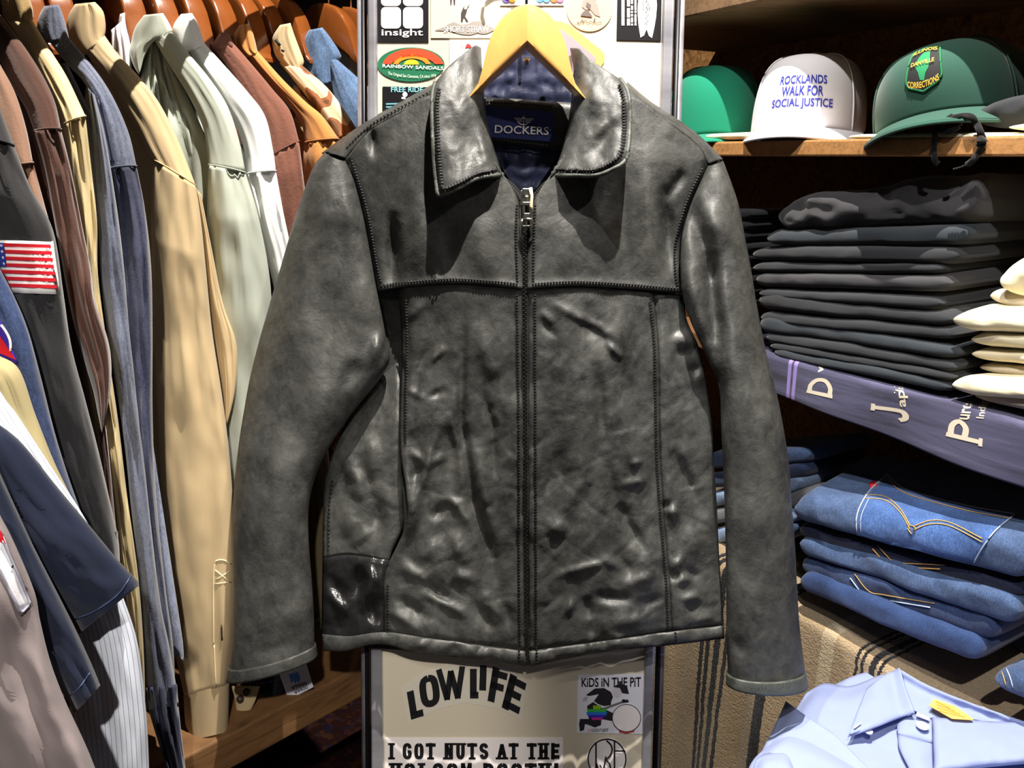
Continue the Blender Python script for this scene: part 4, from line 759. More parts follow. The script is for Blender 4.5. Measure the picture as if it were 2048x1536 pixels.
strip('cuff_flap', [(462, 1372, 520, 1372), (470, 1400, 508, 1408), (474, 1440, 488, 1440)], .925, .925, .004, c_tan, g, fold=0)
for x, y in ((480, 1398), (493, 1384)):
    v, f = tube([at(x, y, .9195), at(x, y, .9165)], .0052, 14); mk('button', v, f, plain('horn_button', (60, 50, 40), .3), g)
strip('sleeve_fold', [(388, 372, 402, 388), (404, 460, 424, 500), (414, 560, 446, 606), (424, 640, 470, 676), (436, 720, 475, 726), (446, 790, 470, 790), (450, 850, 454, 850)], .925, .925, .014, c_tan, g, seed=19, fold=.003, label='folded back of the sleeve at the elbow')
def sline(par, pts, Y, mat, w=.0009, name='stitching'): v, f = tube([at(x, y, Y) for x, y in pts], w, 6); return mk(name, v, f, mat, par)
def hit(tree, px, py): h = tree.ray_cast(Vector(CAM), Vector(ray(px, py)).normalized()); return (np.array(h[0]), np.array(h[1])) if h[0] is not None else (None, None)
def tree_of(o):
    me = o.data; b = wloc(o.parent) if o.parent else np.zeros(3); return bvh([np.array(v.co)+b for v in me.vertices], [list(p.vertices) for p in me.polygons])
def draw(par, tree, pts, mat, w=.0009, name='stitching', off=.0006, n=None, smooth=True):
    P = resample(pts, n or max(6, int(plen(np.array(pts))/6)), smooth); Q = []
    for x, y in P:
        h, nn = hit(tree, x, y)
        if h is not None: Q.append(h-ray(x, y)/np.linalg.norm(ray(x, y))*off)
    if len(Q) < 2: return None
    v, f = tube(Q, w, 6); return mk(name, v, f, mat, par)
def decal(par, tree, V, F, mat, name, off=.0008, label=None, solid=0):
    W = []; last = None
    for x, y in V:
        h, nn = hit(tree, x, y)
        if h is None: h = last if last is not None else at(x, y, .9)
        last = h; r = ray(x, y); W.append(h-r/np.linalg.norm(r)*off)
    return mk(name, W, F, mat, par, smooth=True, label=label, solid=solid, off=1)
tr = tree_of([o for o in g.children if o.name.startswith('sleeve') and 'fold' not in o.name][0]); th_ = cloth('tan_thread', (232, 214, 170))
draw(g, tr, [(427, 1290), (428, 1140), (443, 1120), (462, 1128)], th_, .0008); draw(g, tr, [(430, 1140), (460, 1164)], th_, .0007); draw(g, tr, [(460, 1142), (432, 1160)], th_, .0007); draw(g, tr, [(429, 1168), (462, 1164)], th_, .0007)
draw(g, tr, [(428, 1290), (432, 1372)], th_, .0008); draw(g, tr, [(443, 1250), (444, 1280)], plain('buttonhole', (60, 50, 36)), .0012, 'buttonhole')
g = garment('slate grey chambray shirt with stitched shoulder yoke and long gathered sleeve', 'shirt', c_cham, .845, .805,
 [(88, 12, 118, 9), (78, 32, 126, 30), (74, 60, 134, 58), (84, 88, 138, 78)], [(102, 88, 138, 76), (134, 128, 170, 114), (166, 162, 204, 158), (190, 205, 232, 206), (204, 268, 258, 268), (215, 338, 273, 332)], [(215, 338, 273, 332), (226, 430, 290, 420), (236, 540, 302, 530), (248, 680, 305, 660), (262, 840, 305, 830), (276, 1000, 312, 990), (292, 1180, 330, 1170), (306, 1300, 346, 1290), (316, 1420, 352, 1410), (330, 1520, 362, 1510)], r=.024, seed=23, body=.6, smat=c_slate, name='chambray_shirt')
strip('sleeve', [(176, 176, 190, 190), (184, 250, 208, 260), (191, 340, 224, 350), (197, 460, 240, 460), (206, 600, 254, 590), (228, 750, 268, 740), (250, 900, 285, 890), (264, 1050, 302, 1050), (276, 1200, 320, 1200), (282, 1300, 338, 1290), (286, 1380, 352, 1370), (296, 1420, 358, 1410)], .80, .775, .020, c_cham, g, seed=25, fold=.005)
strip('cuff', [(286, 1376, 354, 1368), (300, 1430, 358, 1420), (318, 1490, 364, 1480), (340, 1560, 374, 1560)], .775, .775, .021, c_slate, g, seed=26, fold=.012, fq=9)
tr = tree_of([o for o in g.children if o.name.startswith('yoke')][0])
for k in (-5, 0, 6): draw(g, tr, [(196+k, 200), (207+k, 250), (222+k, 325)], plain('dark_thread', (44, 48, 70)), .0008)
t_ = mk('size_tag', *box(at(189, 632, .83), np.array([.011, 0, 0]), np.array([0, .002, 0]), np.array([0, 0, .066])), c_ind, g, smooth=False)
g = garment('pale yellow shirt with an olive tan collar beside the dark brown jacket', 'shirt', c_yellow, .80, .765,
 [(0, -24, 50, -28), (2, 4, 60, -2), (8, 28, 66, 20), (18, 46, 66, 40)], [(20, 50, 66, 42), (54, 100, 98, 96), (86, 160, 132, 150), (110, 205, 160, 208), (126, 250, 171, 232)], [(126, 250, 171, 232), (138, 340, 182, 330), (146, 440, 194, 440), (158, 560, 196, 550), (180, 700, 214, 690), (204, 850, 236, 840), (226, 1000, 254, 990), (246, 1160, 276, 1150), (262, 1320, 288, 1310), (268, 1500, 292, 1500)], r=.017, seed=29, body=.6, cmat=c_olive, name='shirt')
g = garment('dark brown wool jacket beside the pale yellow shirt', 'wool jacket', c_dkbrown, .765, .725, None,
 [(-30, 50, 10, 42), (-5, 110, 50, 95), (22, 170, 86, 152), (50, 215, 110, 205), (68, 262, 122, 258)], [(68, 262, 122, 258), (90, 340, 142, 340), (108, 440, 162, 440), (128, 550, 182, 540), (146, 640, 190, 600), (168, 720, 216, 680), (186, 780, 223, 740), (196, 830, 218, 800), (204, 870, 208, 850)], r=.02, seed=31, body=.58, name='wool_jacket')
strip('hem_edge', [(196, 860, 212, 850), (206, 950, 222, 950), (216, 1060, 232, 1060), (224, 1160, 240, 1160), (232, 1300, 248, 1300)], .74, .74, .01, c_dkbrown, g, seed=33, fold=.002)
g = garment('taupe brown wool jacket edge peeping out above the charcoal sweatshirt', 'wool jacket', c_taupe, .735, .70, None, [(-60, 120, 2, 132), (-40, 200, 30, 185), (-20, 280, 52, 255), (-5, 340, 66, 325)], [(-5, 340, 66, 325), (20, 420, 88, 405), (50, 500, 110, 490), (84, 600, 124, 590), (110, 680, 132, 660)], r=.016, ry=.014, seed=35, body=.5, name='wool_jacket')
g = garment('charcoal sweatshirt with a striped flag patch on the sleeve', 'sweatshirt', c_char, .70, .67, None, [(-110, 190, -6, 200), (-90, 260, 28, 290)], [(-90, 260, 28, 290), (-60, 360, 60, 372), (-30, 460, 106, 460), (0, 580, 127, 588), (30, 680, 142, 690), (62, 790, 168, 790), (96, 890, 194, 890), (130, 990, 216, 985), (164, 1080, 236, 1075), (190, 1140, 240, 1130)], r=.026, ry=.02, seed=37, body=0, name='sweatshirt', fold=.004)
strip('cuff', [(172, 1080, 236, 1062), (190, 1120, 236, 1100), (214, 1150, 232, 1140)], .668, .668, .018, c_char, g, seed=38, fold=.002)
tr = tree_of([o for o in g.children if o.name.startswith('sleeve')][0])
def gridpoly(q, nx, ny, x0=0, x1=1, y0=0, y1=1):
    u, v = np.meshgrid(np.linspace(x0, x1, nx), np.linspace(y0, y1, ny)); return quadmap(np.stack([u.ravel(), v.ravel()], 1), q), grid_faces(ny, nx)
FQ = [(-72, 478), (106, 484), (121, 589), (-58, 583)]
fpatch = decal(g, tr, *gridpoly(FQ, 14, 8), M['white'], 'flag_patch', .0016, 'red and white striped patch with a blue corner', .001)
for k in range(7): decal(fpatch, tr, *gridpoly(FQ, 14, 2, .03, .97, .05+k*.1285, .05+k*.1285+.066), cloth('red_embroidery', (196, 30, 44), .1, 900, .4, 0) if k == 0 else bpy.data.materials['red_embroidery'], 'stripe', .0030)
decal(fpatch, tr, *gridpoly(FQ, 8, 5, .03, .435, .05, .50), cloth('blue_embroidery', (44, 60, 150), .1, 900, .4, 0), 'canton', .0036)
SP = []
for i in range(6):
    for j in range(4):
        SP.append(poly2d([(p[0], p[1]) for p in quadmap(np.array([[.06+i*.07+.014*math.cos(a), .10+j*.115+.028*math.sin(a)] for a in np.linspace(0, 6.28, 7)[:-1]]), FQ)]))
decal(fpatch, tr, *m2(*SP), M['white'], 'stars', .0042)
g = garment('dark indigo denim sleeve with a red and blue embroidered patch', 'denim jacket', c_ind, .655, .635, None, None, [(-120, 560, -4, 530), (-100, 640, 30, 596), (-70, 720, 56, 660), (-40, 800, 82, 756), (0, 880, 108, 860), (40, 960, 134, 945), (80, 1030, 160, 1020), (120, 1090, 180, 1085)], r=.02, seed=41, body=0, name='denim_jacket', fold=.003)
tr = tree_of(g.children[0]); pb = bpy.data.materials['blue_embroidery']
ep = decal(g, tr, *gridpoly([(-40, 560), (4, 652), (35, 728), (-40, 705)], 8, 8), cloth('violet_embroidery', (62, 40, 150), .1, 900, .4, 0), 'embroidered_patch', .002, None, .001)
decal(ep, tr, *gridpoly([(-40, 640), (0, 672), (32, 720), (-40, 690)], 8, 4), bpy.data.materials['red_embroidery'], 'red_band', .0034)
draw(ep, tr, [(2, 650), (12, 664), (20, 682), (21, 702)], M['white'], .001, 'white_border', .003)
g = garment('khaki drab shirt sleeve above the blue striped shirt', 'shirt', c_khaki, .63, .615, None, None, [(-120, 740, -8, 708), (-80, 800, 38, 738), (-40, 870, 70, 826), (0, 950, 108, 922), (50, 1030, 146, 1000), (100, 1090, 176, 1060), (150, 1150, 200, 1110)], r=.02, seed=43, body=0, name='shirt', fold=.003)
g = garment('white and navy pin striped shirt showing above and below the navy sleeve', 'shirt', c_stripe, .605, .60, None, None, [(-130, 800, -4, 772), (-100, 900, 56, 862), (-60, 1000, 110, 945), (0, 1090, 160, 1020), (60, 1170, 215, 1120), (112, 1240, 252, 1210), (130, 1320, 276, 1290), (140, 1420, 290, 1400), (150, 1500, 296, 1480), (160, 1600, 300, 1590)], r=.022, seed=45, body=0, name='shirt', fold=.004)
g = garment('dark navy tee with a wide short sleeve, its upper hem over the striped shirt', 't-shirt', c_navy, .57, .56, None, None, [(-160, 880, -20, 836), (-110, 980, 40, 882), (-50, 1060, 110, 968), (20, 1130, 180, 1052), (80, 1200, 238, 1122), (142, 1246, 272, 1158), (156, 1270, 279, 1170)], r=.026, seed=47, body=0, name='tee', fold=.004)
draw(g, tree_of(g.children[0]), [(150, 1238), (190, 1222), (235, 1190), (262, 1152)], plain('navy_thread', (60, 72, 104)), .0006)
g = garment('navy tee with a narrow short sleeve hanging in front of the other navy tee', 't-shirt', c_navy, .535, .525, None, None, [(-150, 960, -30, 880), (-110, 1060, 20, 990), (-60, 1140, 66, 1090), (0, 1230, 112, 1180), (60, 1310, 152, 1260), (120, 1380, 184, 1330), (150, 1426, 201, 1372)], r=.02, seed=49, body=0, name='tee', fold=.003)
draw(g, tree_of(g.children[0]), [(137, 1392), (158, 1376), (180, 1345)], plain('navy_thread2', (60, 72, 104)), .0006)
g = garment('taupe grey cotton shirt with a white sleeve patch, nearest the camera on the rail', 'shirt', c_tp, .50, .49, None, None, [(-200, 1030, 0, 1030), (-195, 1090, 26, 1080), (-190, 1190, 68, 1180), (-170, 1250, 80, 1240), (-150, 1320, 100, 1320), (-120, 1400, 130, 1400), (-80, 1500, 176, 1500), (-60, 1600, 214, 1600)], r=.026, seed=51, body=0, name='shirt', fold=.007)
tr = tree_of(g.children[0])
wp = decal(g, tr, *gridpoly([(-40, 1056), (6, 1075), (64, 1210), (42, 1232)], 10, 10), cloth('white_twill_patch', (232, 232, 240), .03, 900, .2, 0), 'sleeve_patch', .002, 'white patch edged in stitching', .001)
draw(wp, tr, [(5, 1080), (34, 1145), (61, 1208), (43, 1226), (20, 1184), (-4, 1136)], plain('grey_thread', (150, 150, 165)), .0009, 'border', .003, None, False)
V, F = text2d('I', .02); decal(wp, tr, quadmap(V, [(22, 1134), (28, 1127), (31, 1130), (25, 1136)]), F, M['black'], 'lettering', .0036); V, F = text2d('S', .02); decal(wp, tr, quadmap(V, [(47, 1181), (49, 1172), (55, 1175), (53, 1184)]), F, M['black'], 'lettering', .0036)
decal(wp, tr, *gridpoly([(-60, 1040), (2, 1062), (12, 1088), (-50, 1070)], 6, 3), bpy.data.materials['red_embroidery'], 'red_band', .0034)
# hangers of the rail, with the chrome rail above the picture
HG = 'varnished hangers on the left rail'
for px_, py_, Y, ang, lab in ((702, 18, 1.26, 20, 'varnished wooden hanger farthest along the rail, touching the chrome frame'), (657, 11, 1.185, 22, 'varnished wooden hanger inside the blue denim jacket'), (562, -4, 1.135, 30, 'varnished wooden hanger inside the camouflage shirt'), (514, -8, 1.115, 36, 'varnished wooden hanger between the caramel and the camouflage shirts'), (476, -12, 1.09, 40, 'varnished wooden hanger inside the caramel shirt'), (425, -18, 1.06, 44, 'varnished wooden hanger inside the brown knit jacket'), (370, -26, 1.03, 46, 'varnished wooden hanger inside the white shirt'), (312, -32, 1.003, 48, 'varnished wooden hanger inside the grey green shirt'), (246, -42, .99, 48, 'varnished wooden hanger just behind the tan shirt collar'), (104, -52, .945, 48, 'varnished wooden hanger inside the tan work shirt'), (42, -62, .865, 48, 'varnished wooden hanger inside the chambray shirt')):
    a = math.radians(ang); hanger('wooden_hanger', lab, at(px_, py_, Y+.045), (math.cos(a), -math.sin(a), 0), (math.sin(a), math.cos(a), 0), M['hangerwood'], HG, .027, .012, .09, .060)
rl = thing('clothes_rail', 'chrome clothes rail above the left row of shirts', 'clothes rail', at(50, -350, .70))
v, f = tube([at(-240, -290, .62), at(640, -130, 1.16), at(760, -120, 1.40)], .014, 16); mk('bar', v, f, M['chrome'], rl)
cb = thing('display_board', 'cream round-edged board behind the chrome frame next to the denim jacket', 'board', at(720, 240, 1.3))
v = [at(x, y, 1.30) for x, y in resample([(760, 60), (725, 66), (706, 95), (699, 135), (702, 200), (712, 260), (760, 270)], 40)]; n = len(v); v += [p+[0, .02, 0] for p in v]
mk('panel', v, [list(range(n))[::-1], list(range(n, 2*n))]+[[i, (i+1) % n, n+(i+1) % n, n+i] for i in range(n)], M['cream'], cb, smooth=False)
# shelf plank under the rail
wp_ = wood('rough_plank', (112, 80, 48), .5, (4, 4, 30), .7, (0, math.pi/2, math.radians(45)))
zt_ = at(640, 1385, .98)[2]
d1 = np.array([math.sin(math.radians(46)), math.cos(math.radians(46)), 0]); P0 = at(640, 1400, .97); nb = np.array([-d1[1], d1[0], 0])
k_ = mk('plank', *box(P0-d1*1.0-np.array([0, 0, .034]), d1*1.55, nb*.34, np.array([0, 0, .055])), wp_, None, smooth=False); bevel(k_, .003); tag(k_, 'rough wooden shelf plank under the hanging shirts at lower left', 'shelf')
sh_ = thing('shoe', 'dark navy glossy shoe toe on the plank behind the leather cuff', 'shoe', at(545, 1400, 1.0))
v, f, _q = loft([(492, 1345, 600, 1340), (500, 1375, 590, 1368), (512, 1400, 575, 1395)], [1.0, .99, .98], .03, 2, fold=0); mk('upper', v, f, plain('navy_patent', (16, 18, 34), .2), sh_)
tg = thing('price_tag', 'white paper price tag with a blue blot peeking below the left leather cuff', 'price tag', at(600, 1420, .955))
tq = [(560, 1352), (612, 1336), (626, 1376), (577, 1400)]
mk('card', [at(x, y, .955) for x, y in [(556, 1340), (612, 1325), (627, 1374), (577, 1400)]]+[at(x, y, .956) for x, y in [(556, 1340), (612, 1325), (627, 1374), (577, 1400)]], [[3, 2, 1, 0], [4, 5, 6, 7], [0, 1, 5, 4], [1, 2, 6, 5], [2, 3, 7, 6], [3, 0, 4, 7]], plain('tag_card', (218, 222, 236), .7), tg, smooth=False)
tt = lambda x, y, d=0: at(x, y, .9545-d)
on(*poly2d([(577, 1349), (596, 1344), (601, 1356), (598, 1366), (594, 1361), (591, 1368), (587, 1361), (583, 1367)]), 0, 'blot', plain('blue_ink', (84, 140, 220), .6), tg, tt)
V, F = text2d('¥9900', .01); on(quadmap(V, [(581, 1373), (612, 1362), (615, 1369), (584, 1380)]), F, 0, 'lettering', M['black'], tg, tt); on(quadmap(V, [(587, 1383), (614, 1371), (617, 1377), (590, 1389)]), F, 0, 'lettering', M['black'], tg, tt)
# ------------------------------------------------------------------ shelves on the right
ROT30 = math.atan2(A_[1], A_[0])
w_shelf = wood('oak_shelf', (160, 116, 70), .6, (3, 26, 26), .55, (0, 0, -ROT30)); w_old = wood('weathered_beam', (118, 92, 66), .45, (3, 22, 22), .8, (0, 0, -ROT30)); w_dk = wood('dark_plank', (112, 76, 46), .55, (3, 22, 22), .7, (0, 0, -ROT30))
def shelf(label, ztop, th, mat, s0=-.62, s1=.62, b0=0, b1=.39):
    o = mk('wooden_shelf', *box(shp(s0, b0, ztop-th), A_*(s1-s0), B_*(b1-b0), np.array([0, 0, th])), mat, None, smooth=False); bevel(o, .003, 2); return tag(o, label, 'shelf')
zH = pf(1650, 279)[2]; zHb = pf(1650, 313)[2]
shelf('oak shelf carrying the row of caps', zH, zH-zHb, w_shelf)
zT = pf(1450, 18)[2]; shelf('weathered wooden top shelf above the caps', zT+.05, .05, w_old)
for k in range(4):
    pass
zL = pf(1700, 752)[2]; shelf('dark wooden shelf under the indigo towel and folded tees', zL-.001, .028, w_dk, b0=.012)
zJ = pf(1700, 1288)[2]; shelf('wooden table ledge under the blanket and jeans', zJ-.004, .03, w_dk, b0=.012)
# ------------------------------------------------------------------ blanket
def sx_(px, py): return sof(pf(px, py))
SA, SB = -.62, .60; sn = lambda px, py: (sx_(px, py)-SA)/(SB-SA)
t = NT('striped_wool_blanket'); uvn = t.n('ShaderNodeTexCoord'); sep = t.n('ShaderNodeSeparateXYZ'); t.l(uvn.outputs['UV'], sep.inputs[0])
wob = t.n('ShaderNodeTexNoise', i_Scale=1.0, i_Detail=2.0); mp = t.n('ShaderNodeMapping'); mp.inputs['Scale'].default_value = (6, 120, 1); t.l(uvn.outputs['UV'], mp.inputs[0]); t.l(mp.outputs[0], wob.inputs['Vector'])
wm = t.n('ShaderNodeMath', operation='MULTIPLY_ADD', I1=.007, I2=-.0035); t.l(wob.outputs['Fac'], wm.inputs[0]); ad = t.n('ShaderNodeMath', operation='ADD'); t.l(sep.outputs[0], ad.inputs[0]); t.l(wm.outputs[0], ad.inputs[1])
be = s2l((178, 156, 124)); lt = s2l((206, 188, 156)); bk_ = s2l((24, 24, 28)); ch = s2l((140, 118, 92))
st = [(0, be)]
def bar(px, py, w, c, after=be): st.append((sn(px-w/2, py), c)); st.append((sn(px+w/2, py), after))
for x in (1403, 1413): bar(x, 1400, 7, bk_)
bar(1430, 1400, 13, bk_); bar(1446, 1400, 6, bk_)
bar(1530, 1400, 20, bk_)
bar(1660, 1270, 30, lt)
for x, w in ((1722, 5), (1732, 4), (1741, 4)): bar(x, 1290, w, bk_)
bar(1754, 1290, 10, bk_)
for x, w in ((1768, 4), (1779, 4), (1790, 4)): bar(x, 1300, w, bk_)
col = t.ramp(ad.outputs[0], st, 'CONSTANT'); nz = t.noise(t.co(), 420, 3); hv = t.n('ShaderNodeMix', data_type='RGBA', blend_type='MULTIPLY'); hv.inputs[0].default_value = .7; t.l(col, hv.inputs[6]); t.l(t.ramp(nz, [(.3, (.55, .55, .55)), (.65, (1.15, 1.12, 1.08))]), hv.inputs[7])
c_blanket = t.done(hv.outputs[2], t.bump(nz, .9, .003, t.bump(t.noise(t.co((1, 1, 2)), 90, 3), .4, .006)), .95, .1, 0, .3)
ns, prof = 130, []
for b in np.linspace(.36, .012, 26): prof.append((b, zJ+.004))
for a in np.linspace(0, math.pi/2, 8)[1:]: prof.append((.012-.016*math.sin(a), zJ+.004-.016*(1-math.cos(a))))
for z in np.linspace(.02, .72, 60): prof.append((-.004, zJ-.012-z))
V = []; UV = []
for j, (b, z) in enumerate(prof):
    for i in range(ns):
        u = i/(ns-1); s_ = SA+(SB-SA)*u; dr = max(0, zJ-z); wv = .012*math.sin(s_*22+1)*min(1, dr*4)+.006*math.sin(s_*51+dr*6)*min(1, dr*3)
        V.append(shp(s_, b-abs(wv)-.001, z)); UV.append((u, j/len(prof)))
bl = mk('blanket', V, grid_faces(len(prof), ns), c_blanket, None, uv=UV, solid=.004, off=1); tag(bl, 'beige wool blanket with black stripes draped under the jeans', 'blanket')
# ------------------------------------------------------------------ folded slabs
def slab(s0, s1, b0, b1, zl0, zl1, zr0, zr1, seed=0, wave=.003, ns=70, e=.62, bulge=.0, tilt=0, endr=.02):
    """folded cloth: section in (b,z), run along s; zl/zr bottom and top heights at the left and right end"""
    nb = 44; V = []; s = np.linspace(s0, s1, ns)
    for i in range(ns):
        u = i/(ns-1); z0 = zl0+(zr0-zl0)*u; z1 = zl1+(zr1-zl1)*u; ed = min(s[i]-s0, s1-s[i]); k = min(1, math.sqrt(max(0, 1-(1-min(1, ed/endr))**2))*.85+.15)
        zm = (z0+z1)/2; zh = (z1-z0)/2*k; bm = (b0+b1)/2; bh = (b1-b0)/2-(1-k)*.008
        for j in range(nb):
            w = 2*math.pi*j/nb; c, q = math.cos(w), math.sin(w); b = bm-bh*math.copysign(abs(c)**.28, c); z = zm+zh*math.copysign(abs(q)**e, q)
            V.append([s[i], b, z, c, q])
    V = np.array(V); fr = np.clip(V[:, 3]*2, 0, 1)+.4*np.clip(V[:, 4], 0, 1)
    n1 = fbm(V[:, 0]*14+seed*7.3, V[:, 2]*26+seed, seed, 3); n2 = fbm(V[:, 0]*9+seed*3.3, V[:, 1]*9, seed+9, 3)
    b = V[:, 1]-fr*n1*wave*2.0; z = V[:, 2]+n2*wave*1.6*(.3+.7*np.clip(V[:, 4], 0, 1))+tilt*(V[:, 1]-b0)
    W = np.array([shp(a, bb, zz) for a, bb, zz in zip(V[:, 0], b, z)])
    return W, grid_faces(ns, nb, True, flip=True)+[list(range(nb)), [(ns-1)*nb+k for k in range(nb)][::-1]]
def pxslab(l0, l1, r0, r1, b0, b1, **kw):
    """l0,l1: px of the bottom-left and top-left of the front face; r0,r1: same at the right"""
    return slab(sof(pf(*l0, b0)), sof(pf(*r0, b0)), b0, b1, pf(*l0, b0)[2], pf(*l1, b0)[2], pf(*r0, b0)[2], pf(*r1, b0)[2], **kw)
TEE = 'dark folded tees on the right shelf'
dk = [cloth('black_jersey_%d' % k, c, .12, 700, .25, .25, 18) for k, c in enumerate(((54, 54, 57), (40, 46, 52), (35, 37, 41), (32, 34, 38)))]
rows = [ # left bottom, left top, right bottom, right top, xl, xr, b0, material, label
 (1527, 492, 462, 492, 448, 1930, .012, 1, 'blue black folded tee, second from the top of the dark stack'),
 (1497, 522, 495, 530, 490, 1912, .004, 2, 'black folded tee under the blue black one in the dark stack'),
 (1500, 546, 525, 549, 528, 1884, .008, 3, 'thin black folded tee just above the grey seamed one in the dark stack'),
 (1503, 575, 545, 586, 548, 1888, .006, 0, 'faded charcoal folded tee with a visible sleeve seam in the middle of the dark stack'),
 (1512, 597, 577, 622, 592, 1874, .014, 2, 'thin black folded tee right below the faded charcoal one'),
 (1508, 622, 580, 656, 626, 1892, .004, 2, 'thick black folded tee at mid height of the dark stack'),
 (1516, 648, 624, 684, 660, 1900, .010, 3, 'black folded tee sixth from the bottom edge of the dark stack'),
 (1514, 668, 626, 722, 692, 1906, .002, 1, 'dark slate folded tee with a dent at its left in the dark stack'),
 (1524, 686, 660, 750, 724, 1904, .006, 2, 'black folded tee third from the bottom of the dark stack'),
 (1534, 700, 682, 766, 750, 1900, .010, 3, 'black folded tee second from the bottom of the dark stack'),
 (1542, 716, 692, 790, 762, 1892, .000, 1, 'bottom black folded tee resting on the indigo towel')]
for k, (xl, lb_, lt_, rb, rt, xr, b0, mi, lab) in enumerate(rows):
    b0 = .022-.0022*k; v, f = pxslab((xl, lb_+2), (xl, lt_-3), (xr, rb+2), (xr, rt-3), b0, .27+.02*((k*7) % 3), seed=60+k, wave=.0030, e=.7)
    tag(mk('folded_tee', v, f, dk[mi]), lab, 't-shirt', TEE)
# crumpled top tee
v, f = pxslab((1548, 462), (1556, 395), (1948, 452), (1960, 352), .022, .25, seed=90, wave=.011, e=.85, ns=110)
tag(mk('folded_tee', v, f, dk[0]), 'crumpled charcoal tee lying loose on top of the dark stack', 't-shirt', TEE)
# far dark stack behind the leather sleeve
for k in range(9):
    y0 = 420+k*22
    v, f = pxslab((1395, y0+21), (1395, y0), (1500-(k % 3)*4, y0+20), (1500-(k % 3)*4, y0), .03, .26, seed=110+k, wave=.003)
    tag(mk('folded_tee', v, f, dk[3-(k % 2)]), ['topmost', 'second', 'third', 'fourth', 'fifth', 'sixth', 'seventh', 'eighth', 'lowest'][k]+' black tee from the top in the narrow pile right behind the leather sleeve', 't-shirt', 'dark tees behind the leather sleeve')
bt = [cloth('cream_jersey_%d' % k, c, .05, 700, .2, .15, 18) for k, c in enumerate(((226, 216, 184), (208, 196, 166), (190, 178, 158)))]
BT = 'cream folded tees at the right edge'
for k, (xl, lb_, lt_, rb, rt, b0, mi, w, lab) in enumerate((
 (1992, 592, 512, 600, 505, .020, 0, .014, 'crumpled cream tee on top of the cream stack'),
 (1968, 612, 575, 625, 590, .030, 2, .006, 'greyish cream tee second from the top of the cream stack'),
 (1903, 664, 612, 662, 608, -.004, 0, .007, 'thick cream tee sticking out left in the cream stack'),
 (1934, 696, 658, 690, 656, .004, 0, .006, 'cream tee with a rounded fold under the thick one in the cream stack'),
 (1934, 724, 690, 722, 684, .006, 1, .007, 'cream tee of two lobes in the middle of the cream stack'),
 (1950, 748, 722, 752, 722, .020, 2, .005, 'thin greyish cream tee third from the bottom of the cream stack'),
 (1892, 795, 748, 792, 742, -.012, 0, .008, 'wide cream tee reaching farthest left near the bottom of the cream stack'),
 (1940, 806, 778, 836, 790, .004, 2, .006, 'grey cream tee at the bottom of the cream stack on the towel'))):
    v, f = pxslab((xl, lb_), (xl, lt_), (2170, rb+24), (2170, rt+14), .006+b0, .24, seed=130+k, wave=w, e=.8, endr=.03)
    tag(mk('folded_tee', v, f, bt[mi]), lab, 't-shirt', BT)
# ------------------------------------------------------------------ indigo towel over the shelf edge
zd = pf(1700, 848)[2]-zL; TW = []; UV = []
prof = [(b, zL+.002) for b in np.linspace(.26, .008, 20)]+[(.008-.010*math.sin(a), zL+.002-.010*(1-math.cos(a))) for a in np.linspace(0, math.pi/2, 8)[1:]]+[(-.002+.018*max(0, -z-.055)*6, zL-.008+z) for z in np.linspace(0, zd+.008, 26)[1:]]
ns = 120; s0, s1 = sx_(1440, 700), sx_(2200, 800)
for j, (b, z) in enumerate(prof):
    for i in range(ns):
        s_ = s0+(s1-s0)*i/(ns-1); dr = max(0, zL-z); TW.append(shp(s_, b-.004*math.sin(s_*30)*min(1, dr*15), z+ (.010*math.sin(s_*7+2)*dr/.09)))
        UV.append((i/(ns-1), j/len(prof)))
t = NT('indigo_towel'); v_ = t.co((1, 1, 1)); f1 = t.noise(t.co((1, 1, 9), 'Object', (0, 0, -ROT30)), 7, 5, .6, .6); n_ = t.noise(v_, 900, 2)
uvn = t.n('ShaderNodeTexCoord'); sep = t.n('ShaderNodeSeparateXYZ'); t.l(uvn.outputs['UV'], sep.inputs[0]); base = t.ramp(f1, [(.3, s2l((54, 53, 70))), (.6, s2l((84, 83, 110))), (.8, s2l((104, 103, 130)))])
us = lambda px, py: (sx_(px, py)-s0)/(s1-s0); bnd = t.ramp(sep.outputs[0], [(0, (0, 0, 0)), (us(1573, 760), (1, 1, 1)), (us(1580, 760), (0, 0, 0)), (us(1585, 760), (1, 1, 1)), (us(1592, 760), (0, 0, 0))], 'CONSTANT')
mx = t.n('ShaderNodeMix', data_type='RGBA'); t.l(bnd, mx.inputs[0]); t.l(base, mx.inputs[6]); mx.inputs[7].default_value = (*s2l((150, 130, 196)), 1)
c_tow = t.done(mx.outputs[2], t.bump(n_, .3, .001), .9, .15, 0, .15)
TW = np.array(TW); TF = grid_faces(len(prof), ns)
tw = thing('printed_towel', 'faded indigo cloth with cream serif lettering draped over the shelf edge under the tees', 'towel', shp(.1, .1, zL))
mk('cloth', TW, TF, c_tow, tw, uv=UV, solid=.003, off=1); tt_ = bvh(TW+np.array([0, 0, .0]), TF); c_ink = plain('cream_ink', (214, 204, 182), .8)
